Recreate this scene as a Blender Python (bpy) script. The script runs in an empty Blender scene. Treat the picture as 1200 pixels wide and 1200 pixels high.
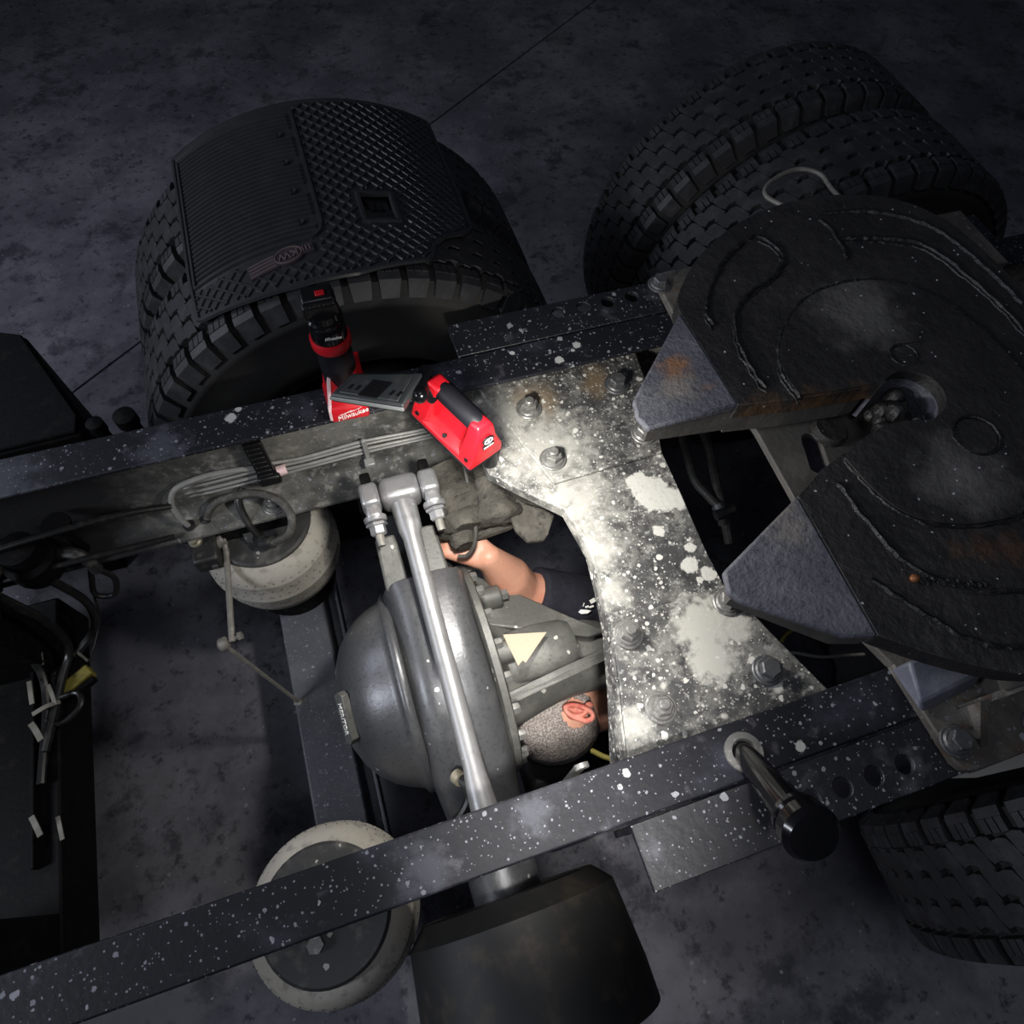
import bpy, bmesh, math, random
from mathutils import Vector, Matrix, noise
random.seed(7)
S = bpy.context.scene
COL = S.collection
PI = math.pi
FL = 0.06                                   # floor level; the frame rails top out at z = 1.0

# ------------------------------------------------------------------ camera
cd = bpy.data.cameras.new('camera')
cd.sensor_width = 36.0
cd.lens = 793.0 / 1200.0 * 36.0
cd.clip_start = 0.02
cam = bpy.data.objects.new('camera', cd)
cam.location = (-0.285, -0.416, 1.984)
cam.rotation_euler = (0.493, -0.039, -0.313)
COL.objects.link(cam)
S.camera = cam
# ------------------------------------------------------------------ light
S.view_settings.view_transform = 'Standard'
S.view_settings.look = 'None'
S.view_settings.exposure = 0.0
S.view_settings.gamma = 1.0
S.view_settings.use_curve_mapping = False
W = bpy.data.worlds.new('workshop'); S.world = W
W.use_nodes = True
W.node_tree.nodes['Background'].inputs[0].default_value = (0.55, 0.60, 0.80, 1)
W.node_tree.nodes['Background'].inputs[1].default_value = 0.032


def area(name, loc, target, power, size, col=(1, 1, 1), sy=None, spread=None):
    l = bpy.data.lights.new(name, 'AREA')
    l.energy = power; l.color = col; l.size = size
    if sy:
        l.shape = 'RECTANGLE'; l.size_y = sy
    if spread:
        l.spread = spread
    o = bpy.data.objects.new(name, l)
    o.location = loc
    o.rotation_euler = (Vector(target) - Vector(loc)).to_track_quat('-Z', 'Y').to_euler()
    COL.objects.link(o)
    return o


area('added_key_light', (-0.15, 0.06, 1.21), (-0.05, 0.0, 0.75), 4.9, 0.06, (1.0, 0.97, 0.90))  # added key light floating free in mid-air, standing in for the lamp's throw
area('ceiling_lamp', (-0.3, -0.75, 3.4), (0.0, 0.0, 0.7), 8, 1.0, (0.86, 0.90, 1.0), 0.9)
area('added_mat_fill', (-2.6, 1.5, 2.3), (-0.2, 0.7, 0.8), 18, 1.2, (0.80, 0.86, 1.0), 0.8)  # added area light; brightens mat and tread
area('side_lamp', (-2.5, -0.35, 2.0), (-0.5, 0.6, 0.8), 24, 0.5, (0.86, 0.90, 1.0), 0.5)
area('added_head_spot', (-0.34, -0.70, 2.5), (-0.06, -0.20, 0.45), 0.9, 0.12, (1.0, 0.97, 0.92), 0.12, math.radians(20))  # added narrow light to brighten the mechanic's head, no fitting behind it

# ------------------------------------------------------------------ materials
MATS = {}


def mat(name, col, rough=0.6, metal=0.0, layers=(), bump=None, spec=0.5, bump2=None, emit=None):
    """col: base; layers: dicts mixed on top in turn (kind noise / specks / blots)."""
    m = bpy.data.materials.new(name); m.use_nodes = True
    nt = m.node_tree; N = nt.nodes; K = nt.links
    b = N['Principled BSDF']
    b.inputs['Roughness'].default_value = rough
    b.inputs['Metallic'].default_value = metal
    b.inputs['Specular IOR Level'].default_value = spec
    geo = N.new('ShaderNodeNewGeometry'); tc = N.new('ShaderNodeTexCoord')
    P = geo.outputs['Position']; Ob = tc.outputs['Object']

    def rgb(c):
        n = N.new('ShaderNodeRGB'); n.outputs[0].default_value = (*c, 1); return n.outputs[0]

    def math_(op, a, b_=None, clamp=False):
        n = N.new('ShaderNodeMath'); n.operation = op; n.use_clamp = clamp
        for i, v in enumerate((a, b_)):
            if v is None: continue
            if isinstance(v, (int, float)): n.inputs[i].default_value = v
            else: K.new(v, n.inputs[i])
        return n.outputs[0]

    def ramp(v, lo, hi):
        n = N.new('ShaderNodeMapRange'); n.interpolation_type = 'SMOOTHSTEP'
        K.new(v, n.inputs[0]); n.inputs[1].default_value = lo; n.inputs[2].default_value = hi
        return n.outputs[0]

    def noi(scale, detail=6, rough_=0.6, v=None, dist=0.0):
        n = N.new('ShaderNodeTexNoise'); n.inputs['Scale'].default_value = scale
        n.inputs['Detail'].default_value = detail; n.inputs['Roughness'].default_value = rough_
        n.inputs['Distortion'].default_value = dist
        K.new(v or P, n.inputs['Vector']); return n.outputs['Fac']
    cur = rgb(col)
    rcur = None
    for L in layers:
        k = L.get('kind', 'noise')
        v = Ob if L.get('obj') else P
        if k == 'noise':
            f = ramp(noi(L['scale'], L.get('detail', 6), L.get('nr', 0.6), v, L.get('dist', 0)), L['lo'], L['hi'])
        elif k == 'specks':
            vo = N.new('ShaderNodeTexVoronoi'); vo.inputs['Scale'].default_value = L['scale']
            wn = N.new('ShaderNodeTexNoise'); wn.inputs['Scale'].default_value = L['scale'] * 2.2; wn.inputs['Detail'].default_value = 3
            K.new(v, wn.inputs['Vector'])
            wm = N.new('ShaderNodeVectorMath'); wm.operation = 'MULTIPLY_ADD'
            K.new(wn.outputs['Color'], wm.inputs[0]); wm.inputs[1].default_value = (0.5 / L['scale'],) * 3; K.new(v, wm.inputs[2])
            K.new(wm.outputs[0], vo.inputs['Vector'])
            sep = N.new('ShaderNodeSeparateColor'); K.new(vo.outputs['Color'], sep.inputs[0])
            size = math_('MULTIPLY', math_('POWER', sep.outputs[0], 4.0), L['r'])
            keep = math_('GREATER_THAN', sep.outputs[1], L.get('q', 0.5))
            f = math_('MULTIPLY', math_('LESS_THAN', vo.outputs['Distance'], size), keep)
        else:
            f = None
            nz = noi(L.get('scale', 60), 5, 0.65)
            for (x, y, z, r) in L['at']:
                d = N.new('ShaderNodeVectorMath'); d.operation = 'DISTANCE'
                K.new(P, d.inputs[0]); d.inputs[1].default_value = (x, y, z)
                t = math_('ADD', math_('DIVIDE', d.outputs['Value'], r), math_('MULTIPLY', math_('SUBTRACT', nz, 0.5), L.get('amp', 2.2)))
                g = math_('SUBTRACT', 1.0, ramp(t, L.get('e0', 0.8), L.get('e1', 1.1)))
                f = g if f is None else math_('MAXIMUM', f, g)
        if 'break' in L:
            f = math_('MULTIPLY', f, ramp(noi(L['break'], 8, 0.7), 0.42, 0.58))
        f = math_('MULTIPLY', f, L.get('amt', 1.0))
        mx = N.new('ShaderNodeMix'); mx.data_type = 'RGBA'
        K.new(f, mx.inputs[0]); K.new(cur, mx.inputs[6]); K.new(rgb(L['col']), mx.inputs[7])
        cur = mx.outputs[2]
        if 'rough' in L:
            mr = N.new('ShaderNodeMix'); mr.data_type = 'FLOAT'
            K.new(f, mr.inputs[0])
            if rcur is None: mr.inputs[2].default_value = rough
            else: K.new(rcur, mr.inputs[2])
            mr.inputs[3].default_value = L['rough']; rcur = mr.outputs[0]
    K.new(cur, b.inputs['Base Color'])
    if rcur is not None: K.new(rcur, b.inputs['Roughness'])
    nrm = None
    for B in (bump, bump2):
        if B:
            bn = N.new('ShaderNodeBump'); bn.inputs['Strength'].default_value = B[0]
            bn.inputs['Distance'].default_value = B[2] if len(B) > 2 else 0.002
            K.new(noi(B[1], 6, 0.6), bn.inputs['Height'])
            if nrm: K.new(nrm, bn.inputs['Normal'])
            nrm = bn.outputs[0]
    if nrm: K.new(nrm, b.inputs['Normal'])
    if emit:
        b.inputs['Emission Color'].default_value = (*emit[0], 1)
        b.inputs['Emission Strength'].default_value = emit[1]
    MATS[name] = m
    return m


WHITE = (0.62, 0.61, 0.57)
SPL = [dict(kind='specks', scale=48, r=0.30, q=0.62, col=(0.27, 0.275, 0.30)),
       dict(kind='specks', scale=120, r=0.42, q=0.55, col=(0.20, 0.205, 0.235)),
       dict(kind='specks', scale=260, r=0.45, q=0.4, col=(0.20, 0.205, 0.24))]
mat('floor_concrete', (0.100, 0.099, 0.120), 0.75, 0, [
    dict(scale=2.4, lo=0.40, hi=0.66, col=(0.19, 0.185, 0.21), nr=0.7),
    dict(scale=6.5, lo=0.52, hi=0.66, col=(0.035, 0.036, 0.048), amt=0.8, nr=0.7),
    dict(scale=28, lo=0.54, hi=0.68, col=(0.025, 0.025, 0.033), amt=0.8, nr=0.7),
    dict(scale=2.3, lo=0.60, hi=0.75, col=(0.10, 0.09, 0.085), amt=0.6),
    dict(kind='specks', scale=70, r=0.35, q=0.85, col=(0.25, 0.25, 0.28))], (0.45, 60, 0.004))
mat('rail_paint', (0.009, 0.0095, 0.0135), 0.55, 0.0, [
    dict(scale=7, lo=0.5, hi=0.78, col=(0.06, 0.064, 0.09), amt=0.7, rough=0.65),
    dict(scale=30, lo=0.58, hi=0.75, col=(0.12, 0.12, 0.14), amt=0.5),
    dict(kind='blots', at=[(0.19, -0.40, 1, 0.008), (-0.06, -0.358, 1, 0.006), (-0.075, -0.372, 1, 0.004), (0.10, 0.36, 1, 0.009), (0.145, 0.385, 1, 0.008),
                           (0.133, 0.375, 1, 0.004), (-0.50, 0.395, 1, 0.010), (-0.485, 0.41, 1, 0.006), (0.02, 0.40, 1, 0.005)],
         col=(0.42, 0.42, 0.42), scale=120, amp=1.4),
    dict(kind='blots', at=[(-0.35, -0.39, 1, 0.04), (-0.62, 0.36, 1, 0.05), (-0.9, 0.37, 1, 0.10), (-0.20, -0.37, 1, 0.03)], col=(0.07, 0.073, 0.09), scale=40, amp=2.6, e0=0.2, e1=1.2, amt=0.8)] + SPL, (0.35, 90), 0.25)
mat('rail_web_dusty', (0.060, 0.060, 0.056), 0.75, 0.0, [
    dict(scale=9, lo=0.40, hi=0.65, col=(0.20, 0.195, 0.175), amt=0.85),
    dict(scale=45, lo=0.52, hi=0.68, col=(0.34, 0.33, 0.30), amt=0.6)] + SPL +
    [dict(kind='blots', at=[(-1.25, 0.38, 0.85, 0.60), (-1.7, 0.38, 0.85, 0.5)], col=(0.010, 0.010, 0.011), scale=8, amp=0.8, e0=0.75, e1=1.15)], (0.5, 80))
mat('angle_paint', (0.010, 0.0105, 0.0145), 0.5, 0.0, [
    dict(scale=14, lo=0.52, hi=0.75, col=(0.09, 0.09, 0.11), amt=0.8)] + SPL, (0.4, 90))
mat('gusset_steel', (0.045, 0.045, 0.046), 0.6, 0.0, [
    dict(scale=9, lo=0.44, hi=0.68, col=(0.25, 0.245, 0.225), amt=0.85, nr=0.75),
    dict(scale=75, lo=0.53, hi=0.64, col=(0.33, 0.33, 0.31), amt=0.75, nr=0.75),
    dict(scale=38, lo=0.54, hi=0.64, col=(0.018, 0.018, 0.02), amt=0.8, nr=0.7),
    dict(kind='blots', at=[(0.03, 0.22, 0.93, 0.10), (0.05, 0.10, 0.93, 0.08), (-0.01, 0.31, 0.93, 0.08), (0.05, 0.0, 0.93, 0.045), (0.045, -0.08, 0.93, 0.035), (-0.01, -0.29, 0.93, 0.035)], col=(0.42, 0.41, 0.375), scale=45, amp=2.4, e0=0.15, e1=1.3, amt=0.75),  # dust, widened so the lamp's bright pool on the plate is in the colour
    dict(kind='blots', at=[(0.185, 0.075, 0.93, 0.040), (0.215, 0.055, 0.93, 0.03), (0.17, 0.10, 0.93, 0.028),
                           (0.19, -0.075, 0.93, 0.018), (0.205, -0.045, 0.93, 0.011), (0.165, 0.0, 0.93, 0.013), (0.215, -0.1, 0.93, 0.016)],
         col=(0.56, 0.55, 0.51), scale=55, amp=1.5, e0=0.75, e1=0.95),
    dict(kind='blots', at=[(0.165, -0.185, 0.93, 0.055), (0.15, -0.235, 0.93, 0.045), (0.21, -0.20, 0.93, 0.03), (0.23, -0.305, 0.93, 0.014),
                           (0.06, -0.255, 0.93, 0.008), (0.13, -0.325, 0.93, 0.007)],
         col=(0.46, 0.45, 0.41), scale=60, amp=2.0, e0=0.55, e1=1.25),
    dict(kind='blots', at=[(0.05, 0.33, 0.93, 0.05), (0.18, 0.335, 0.93, 0.04)], col=(0.22, 0.15, 0.08), scale=25, amp=2.2, e0=0.2, e1=1.2, amt=0.55),
    dict(kind='specks', scale=60, r=0.40, q=0.4, col=(0.58, 0.57, 0.53)),
    dict(kind='specks', scale=130, r=0.5, q=0.3, col=(0.5, 0.49, 0.46)),
    dict(kind='specks', scale=300, r=0.5, q=0.3, col=(0.45, 0.44, 0.42))], (0.5, 120), bump2=(0.3, 20, 0.004))
mat('bolt_steel', (0.20, 0.198, 0.19), 0.42, 0.5, [dict(scale=90, lo=0.5, hi=0.7, col=(0.42, 0.41, 0.38), amt=0.8)], (0.3, 150))
mat('bolt_dark', (0.11, 0.112, 0.12), 0.45, 0.5, [dict(scale=90, lo=0.5, hi=0.7, col=(0.25, 0.24, 0.23), amt=0.7)], (0.3, 150))
mat('cast_grey', (0.105, 0.107, 0.114), 0.34, 0.45, [
    dict(scale=12, lo=0.45, hi=0.72, col=(0.16, 0.16, 0.162), amt=0.7, rough=0.5),
    dict(scale=140, lo=0.5, hi=0.7, col=(0.05, 0.05, 0.054), amt=0.6),
    dict(kind='specks', scale=55, r=0.28, q=0.8, col=(0.55, 0.55, 0.52))], (0.35, 220, 0.001))
mat('carrier_grey', (0.095, 0.095, 0.088), 0.5, 0.1, [
    dict(scale=14, lo=0.45, hi=0.7, col=(0.18, 0.176, 0.16), amt=0.8),
    dict(scale=120, lo=0.5, hi=0.7, col=(0.06, 0.06, 0.056), amt=0.6),
    dict(kind='specks', scale=60, r=0.34, q=0.7, col=(0.5, 0.5, 0.46))], (0.5, 130, 0.002))
mat('rod_silver', (0.42, 0.42, 0.43), 0.33, 0.65, [
    dict(scale=40, lo=0.5, hi=0.72, col=(0.28, 0.28, 0.28), amt=0.6),
    dict(kind='specks', scale=80, r=0.3, q=0.6, col=(0.62, 0.61, 0.58))], (0.25, 160, 0.001))
mat('link_grey', (0.20, 0.19, 0.17), 0.6, 0.3, [dict(scale=60, lo=0.45, hi=0.7, col=(0.32, 0.30, 0.27), amt=0.7)], (0.3, 160))
mat('tire_rubber', (0.019, 0.019, 0.021), 0.55, 0, [dict(scale=25, lo=0.45, hi=0.7, col=(0.042, 0.042, 0.046), amt=0.8)], (0.4, 200, 0.001))
mat('sidewall_rubber', (0.008, 0.008, 0.008), 0.75, 0, [dict(scale=6, lo=0.45, hi=0.7, col=(0.028, 0.026, 0.021), amt=0.6)], (0.2, 100, 0.001))
mat('mat_rubber', (0.026, 0.027, 0.030), 0.33, 0, [dict(scale=20, lo=0.45, hi=0.7, col=(0.035, 0.036, 0.038), amt=0.7)], (0.2, 250, 0.001))
mat('emblem_print', (0.16, 0.115, 0.12), 0.45, 0.2)
mat('emblem_base', (0.035, 0.027, 0.03), 0.5)
mat('rim_steel', (0.02, 0.02, 0.02), 0.6, 0.2, [dict(scale=20, lo=0.5, hi=0.7, col=(0.05, 0.04, 0.03))])
mat('spring_rubber', (0.36, 0.335, 0.29), 0.7, 0, [
    dict(scale=9, lo=0.45, hi=0.7, col=(0.46, 0.435, 0.39), amt=0.7),
    dict(scale=50, lo=0.52, hi=0.7, col=(0.16, 0.15, 0.13), amt=0.6)], (0.25, 120, 0.001))
mat('spring_lid', (0.05, 0.05, 0.05), 0.5, 0.3, [
    dict(scale=25, lo=0.5, hi=0.7, col=(0.16, 0.155, 0.14), amt=0.7), dict(kind='specks', scale=70, r=0.4, q=0.5, col=(0.45, 0.44, 0.40))], (0.3, 120))
mat('beam_paint', (0.075, 0.078, 0.092), 0.5, 0.2, [
    dict(scale=12, lo=0.45, hi=0.7, col=(0.12, 0.122, 0.135), amt=0.7)] + SPL, (0.4, 130))
mat('plate_grease', (0.019, 0.0182, 0.0185), 0.5, 0.0, [
    dict(scale=5, lo=0.42, hi=0.7, col=(0.036, 0.034, 0.033), amt=0.8),
    dict(scale=60, lo=0.55, hi=0.7, col=(0.012, 0.012, 0.012), amt=0.7),
    dict(kind='blots', at=[(0.53, 0.17, 1.19, 0.085), (0.50, -0.15, 1.19, 0.07)], col=(0.125, 0.12, 0.115), scale=22, amp=1.8, e0=0.1, e1=1.3, amt=0.9, rough=0.45),
    dict(kind='blots', at=[(0.47, -0.255, 1.18, 0.03), (0.50, -0.262, 1.18, 0.03), (0.43, -0.245, 1.18, 0.02)], col=(0.085, 0.042, 0.02), scale=40, amp=2.6, e0=0.1, e1=1.2, amt=0.6),
    dict(kind='blots', at=[(0.31, 0.05, 1.15, 0.045), (0.38, 0.035, 1.15, 0.05), (0.45, 0.03, 1.15, 0.04)], col=(0.09, 0.048, 0.022), scale=40, amp=1.5, e0=0.4, e1=1.1, amt=0.75),
    dict(kind='specks', scale=120, r=0.24, q=0.75, col=(0.5, 0.5, 0.5))], (0.8, 70, 0.003), bump2=(0.8, 16, 0.008))
mat('grease', (0.010, 0.010, 0.010), 0.38, 0, [dict(scale=60, lo=0.5, hi=0.7, col=(0.03, 0.028, 0.026))], (0.8, 120, 0.004))
mat('ramp_steel', (0.085, 0.087, 0.108), 0.6, 0.1, [
    dict(scale=12, lo=0.44, hi=0.66, col=(0.135, 0.135, 0.155), amt=0.85, nr=0.75),
    dict(scale=80, lo=0.53, hi=0.66, col=(0.035, 0.036, 0.043), amt=0.75, nr=0.75),
    dict(kind='blots', at=[(0.205, 0.165, 1.16, 0.028), (0.235, 0.11, 1.16, 0.016)], col=(0.26, 0.12, 0.05), scale=40, amp=2.0, e0=0.3, e1=1.2, amt=0.85),
    dict(kind='blots', at=[(0.195, 0.125, 1.16, 0.035), (0.24, -0.14, 1.16, 0.04)], col=(0.20, 0.18, 0.155), scale=40, amp=2.0, e0=0.2, e1=1.2, amt=0.7)], (0.9, 110, 0.003))
mat('skirt_steel', (0.060, 0.057, 0.054), 0.7, 0.1, [dict(scale=12, lo=0.45, hi=0.7, col=(0.11, 0.10, 0.085), amt=0.7)], (0.5, 90))
mat('base_steel', (0.075, 0.07, 0.065), 0.65, 0.1, [
    dict(scale=12, lo=0.42, hi=0.65, col=(0.17, 0.155, 0.135), amt=0.8),
    dict(scale=22, lo=0.56, hi=0.7, col=(0.10, 0.05, 0.02), amt=0.7)] + SPL, (0.5, 100))
mat('block_blue', (0.12, 0.13, 0.17), 0.5, 0.1, [dict(scale=14, lo=0.45, hi=0.7, col=(0.24, 0.25, 0.29), amt=0.7)], (0.3, 100))
mat('red_plastic', (0.50, 0.006, 0.014), 0.38, 0, [dict(scale=30, lo=0.5, hi=0.75, col=(0.43, 0.005, 0.012))], (0.1, 300, 0.0006))
mat('grip_black', (0.007, 0.007, 0.010), 0.5, 0, (), (0.2, 500, 0.0006), 0.25)
mat('panel_grey', (0.030, 0.034, 0.035), 0.45, 0, [dict(scale=40, lo=0.5, hi=0.7, col=(0.045, 0.05, 0.05))])
mat('panel_edge', (0.24, 0.255, 0.25), 0.4, 0)
mat('gloss_black', (0.004, 0.004, 0.005), 0.14, 0)
mat('black_plastic', (0.006, 0.006, 0.0065), 0.35, 0, (), (0.15, 300, 0.0006))
mat('white_print', (0.85, 0.84, 0.80), 0.5)
mat('pink_ring', (0.72, 0.52, 0.52), 0.5)
mat('lens', (0.9, 0.9, 0.85), 0.2, 0, emit=((1.0, 0.97, 0.9), 4.0))
mat('hose_black', (0.009, 0.009, 0.009), 0.38, 0, [dict(scale=60, lo=0.5, hi=0.7, col=(0.035, 0.034, 0.03), amt=0.7)])
mat('hose_dusty', (0.055, 0.053, 0.047), 0.55, 0, [dict(scale=60, lo=0.48, hi=0.7, col=(0.14, 0.135, 0.12), amt=0.7)])
mat('wire_grey', (0.26, 0.26, 0.25), 0.35, 0.1, [dict(scale=40, lo=0.5, hi=0.7, col=(0.34, 0.33, 0.31))])
mat('valve_black', (0.022, 0.022, 0.023), 0.5, 0.1, [dict(scale=50, lo=0.5, hi=0.7, col=(0.07, 0.068, 0.06))], (0.4, 120))
mat('brass', (0.30, 0.27, 0.20), 0.45, 0.5, [dict(scale=80, lo=0.5, hi=0.7, col=(0.42, 0.40, 0.34))])
mat('mud', (0.050, 0.045, 0.037), 0.8, 0, [
    dict(scale=18, lo=0.44, hi=0.68, col=(0.095, 0.087, 0.073), amt=0.85),
    dict(scale=60, lo=0.54, hi=0.68, col=(0.018, 0.016, 0.013), amt=0.85)], (0.9, 60, 0.008), bump2=(0.7, 22, 0.01))
mat('card', (0.44, 0.36, 0.27), 0.8, 0, [dict(scale=160, lo=0.45, hi=0.7, col=(0.42, 0.34, 0.25), amt=0.8)])
mat('skin', (0.56, 0.29, 0.20), 0.5, 0, [dict(scale=16, lo=0.45, hi=0.72, col=(0.60, 0.22, 0.15), amt=0.7),
                                          dict(scale=140, lo=0.5, hi=0.7, col=(0.44, 0.20, 0.13), amt=0.35)], (0.25, 260, 0.001))
mat('ear_skin', (0.58, 0.20, 0.15), 0.45, 0, [dict(scale=45, lo=0.45, hi=0.65, col=(0.40, 0.05, 0.035), amt=0.8)])
mat('hair_grey', (0.16, 0.135, 0.125), 0.75, 0, [dict(scale=260, lo=0.42, hi=0.62, col=(0.50, 0.45, 0.42), amt=0.9, nr=0.7)], (0.8, 330, 0.003))
mat('shirt_navy', (0.011, 0.011, 0.020), 0.85, 0, [dict(scale=90, lo=0.45, hi=0.7, col=(0.018, 0.018, 0.03))], (0.6, 24, 0.012), bump2=(0.3, 500, 0.001))
mat('trouser_grey', (0.03, 0.03, 0.035), 0.9, 0, (), (0.5, 24, 0.01))
mat('boot_black', (0.012, 0.012, 0.012), 0.6)
mat('eye_white', (0.6, 0.6, 0.6), 0.3)
mat('dark_metal', (0.0045, 0.0045, 0.005), 0.6, 0.1, [dict(scale=30, lo=0.54, hi=0.7, col=(0.014, 0.013, 0.012), amt=0.8)], (0.4, 100), 0.12)
mat('yellow_strap', (0.20, 0.17, 0.03), 0.6, 0, [dict(scale=60, lo=0.5, hi=0.7, col=(0.08, 0.07, 0.02))])
mat('white_tie', (0.20, 0.19, 0.16), 0.6, 0, [dict(scale=60, lo=0.5, hi=0.7, col=(0.20, 0.19, 0.16))])
mat('yellow_cord', (0.32, 0.27, 0.06), 0.6)
mat('copper', (0.30, 0.12, 0.05), 0.5, 0.5)
mat('pale_strip', (0.30, 0.29, 0.27), 0.6, 0.1)
mat('plywood_black', (0.012, 0.012, 0.012), 0.6)


# ------------------------------------------------------------------ mesh builder
def cr(pts, k=6, closed=False):
    P = [Vector(p) for p in pts]; n = len(P); out = []
    rng = n if closed else n - 1
    for i in range(rng):
        p0 = P[(i - 1) % n] if closed or i > 0 else P[0] * 2 - P[1]
        p1 = P[i]; p2 = P[(i + 1) % n]
        p3 = P[(i + 2) % n] if closed or i + 2 < n else P[-1] * 2 - P[-2]
        for j in range(k):
            t = j / k
            out.append(0.5 * ((2 * p1) + (p2 - p0) * t + (2 * p0 - 5 * p1 + 4 * p2 - p3) * t * t + (3 * p1 - p0 - 3 * p2 + p3) * t ** 3))
    if not closed: out.append(P[-1])
    return out


class M:
    def __init__(s): s.v = []; s.f = []

    def add(s, vs, fs, T=None):
        o = len(s.v)
        s.v += [Vector(T @ Vector(v)) if T else Vector(v) for v in vs]
        s.f += [tuple(i + o for i in f) for f in fs]
        return s

    def box(s, c, d, T=None, R=None):
        vs = []
        for x in (-.5, .5):
            for y in (-.5, .5):
                for z in (-.5, .5):
                    q = Vector((x * d[0], y * d[1], z * d[2]))
                    if R: q = R @ q
                    vs.append(q + Vector(c))
        return s.add(vs, [(0, 1, 3, 2), (4, 6, 7, 5), (0, 4, 5, 1), (2, 3, 7, 6), (0, 2, 6, 4), (1, 5, 7, 3)], T)

    def loft(s, rings, caps=True, closed=False, T=None):
        n = len(rings[0]); vs = [v for r in rings for v in r]; fs = []
        m = len(rings)
        for i in range(m if closed else m - 1):
            a = i * n; b = ((i + 1) % m) * n
            for j in range(n):
                k = (j + 1) % n
                fs.append((a + j, a + k, b + k, b + j))
        if caps and not closed:
            fs.append(tuple(range(n - 1, -1, -1))); fs.append(tuple((m - 1) * n + j for j in range(n)))
        return s.add(vs, fs, T)

    def tube(s, pts, r, n=8, closed=False, T=None):
        P = [Vector(p) for p in pts]; m = len(P)
        rr = r if isinstance(r, (list, tuple)) else [r] * m
        rings = []; up = None
        for i in range(m):
            if closed: t = P[(i + 1) % m] - P[i - 1]
            else: t = P[min(i + 1, m - 1)] - P[max(i - 1, 0)]
            t = t.normalized() if t.length > 1e-9 else Vector((0, 0, 1))
            if up is None:
                up = t.orthogonal().normalized()
            up = (up - t * up.dot(t))
            up = up.normalized() if up.length > 1e-6 else t.orthogonal().normalized()
            w = t.cross(up)
            rings.append([P[i] + (up * math.cos(a) + w * math.sin(a)) * rr[i] for a in [2 * PI * j / n for j in range(n)]])
        return s.loft(rings, True, closed, T)

    def cyl(s, p0, p1, r0, r1=None, n=16, T=None):
        return s.tube([p0, p1], [r0, r0 if r1 is None else r1], n, False, T)

    def lathe(s, prof, o, axis, n=32, closed=False, T=None):
        ax = Vector(axis).normalized(); u = ax.orthogonal().normalized(); w = ax.cross(u); o = Vector(o)
        rings = [[o + ax * h + (u * math.cos(a) + w * math.sin(a)) * max(r, 1e-4) for a in [2 * PI * j / n for j in range(n)]] for r, h in prof]
        return s.loft(rings, not closed, closed, T)

    def prism(s, poly, z0, z1, fn=None, T=None):
        fn = fn or (lambda x, y, z: (x, y, z))
        n = len(poly)
        vs = [fn(x, y, z0) for x, y in poly] + [fn(x, y, z1) for x, y in poly]
        fs = [tuple(range(n - 1, -1, -1)), tuple(range(n, 2 * n))] + [(i, (i + 1) % n, n + (i + 1) % n, n + i) for i in range(n)]
        return s.add(vs, fs, T)

    def sphere(s, c, r, n=16, m=10, T=None):
        r = r if isinstance(r, (tuple, list)) else (r, r, r)
        rings = []
        for i in range(1, m):
            a = PI * i / m
            rings.append([Vector((c[0] + r[0] * math.sin(a) * math.cos(2 * PI * j / n), c[1] + r[1] * math.sin(a) * math.sin(2 * PI * j / n), c[2] - r[2] * math.cos(a))) for j in range(n)])
        vs = [v for g in rings for v in g]; fs = []
        for i in range(m - 2):
            for j in range(n):
                k = (j + 1) % n
                fs.append((i * n + j, i * n + k, (i + 1) * n + k, (i + 1) * n + j))
        b = len(vs); vs += [Vector((c[0], c[1], c[2] - r[2])), Vector((c[0], c[1], c[2] + r[2]))]
        for j in range(n):
            k = (j + 1) % n
            fs.append((b, k, j)); fs.append((b + 1, (m - 2) * n + j, (m - 2) * n + k))
        return s.add(vs, fs, T)

    def capsule(s, p0, r0, p1, r1, n=12):
        s.cyl(p0, p1, r0, r1, n); s.sphere(p0, r0, n, 8); s.sphere(p1, r1, n, 8)
        return s


ORG = {}


def origin(o): return ORG.get(o.name, Vector((0, 0, 0)))


def meshdata(name, b, m, smooth=True, angle=32, off=Vector((0, 0, 0))):
    me = bpy.data.meshes.new(name)
    me.from_pydata([tuple(v - off) for v in b.v], [], b.f)
    bm = bmesh.new(); bm.from_mesh(me)
    bmesh.ops.recalc_face_normals(bm, faces=bm.faces); bm.to_mesh(me); bm.free()
    if smooth:
        for p in me.polygons: p.use_smooth = True
        me.set_sharp_from_angle(angle=math.radians(angle))
    me.materials.append(MATS[m] if isinstance(m, str) else m)
    return me


def link(name, me, parent=None, loc=(0, 0, 0)):
    o = bpy.data.objects.new(name, me); COL.objects.link(o)
    o.location = loc
    if parent: o.parent = parent
    return o


def obj(name, b, m, parent=None, bevel=0.0, smooth=True, angle=32, base=None, segs=2, label=None):
    """one mesh object; parented ones are given in world coordinates"""
    off = origin(parent) if parent else Vector(base or (0, 0, 0))
    o = link(name, meshdata(name, b, m, smooth, angle, off), parent, (0, 0, 0) if parent else off)
    ORG[o.name] = off
    if bevel:
        md = o.modifiers.new('bevel', 'BEVEL'); md.width = bevel; md.segments = segs; md.limit_method = 'ANGLE'; md.angle_limit = math.radians(35)
    if label: o['label'] = label
    return o


def thing(name, label, cat, loc=(0, 0, 0), group=None):
    o = bpy.data.objects.new(name, None); COL.objects.link(o)
    o.location = loc; o.empty_display_size = 0.05
    ORG[o.name] = Vector(loc)
    return tag(o, label, cat, group)


def tag(o, label, cat, group=None):
    o['label'] = label; o['category'] = cat
    if group: o['group'] = group
    return o


def put(name, me, parent, world, rot=None):
    o = link(name, me, parent, Vector(world) - origin(parent))
    if rot: o.rotation_euler = rot
    ORG[o.name] = Vector(world)
    return o


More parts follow.
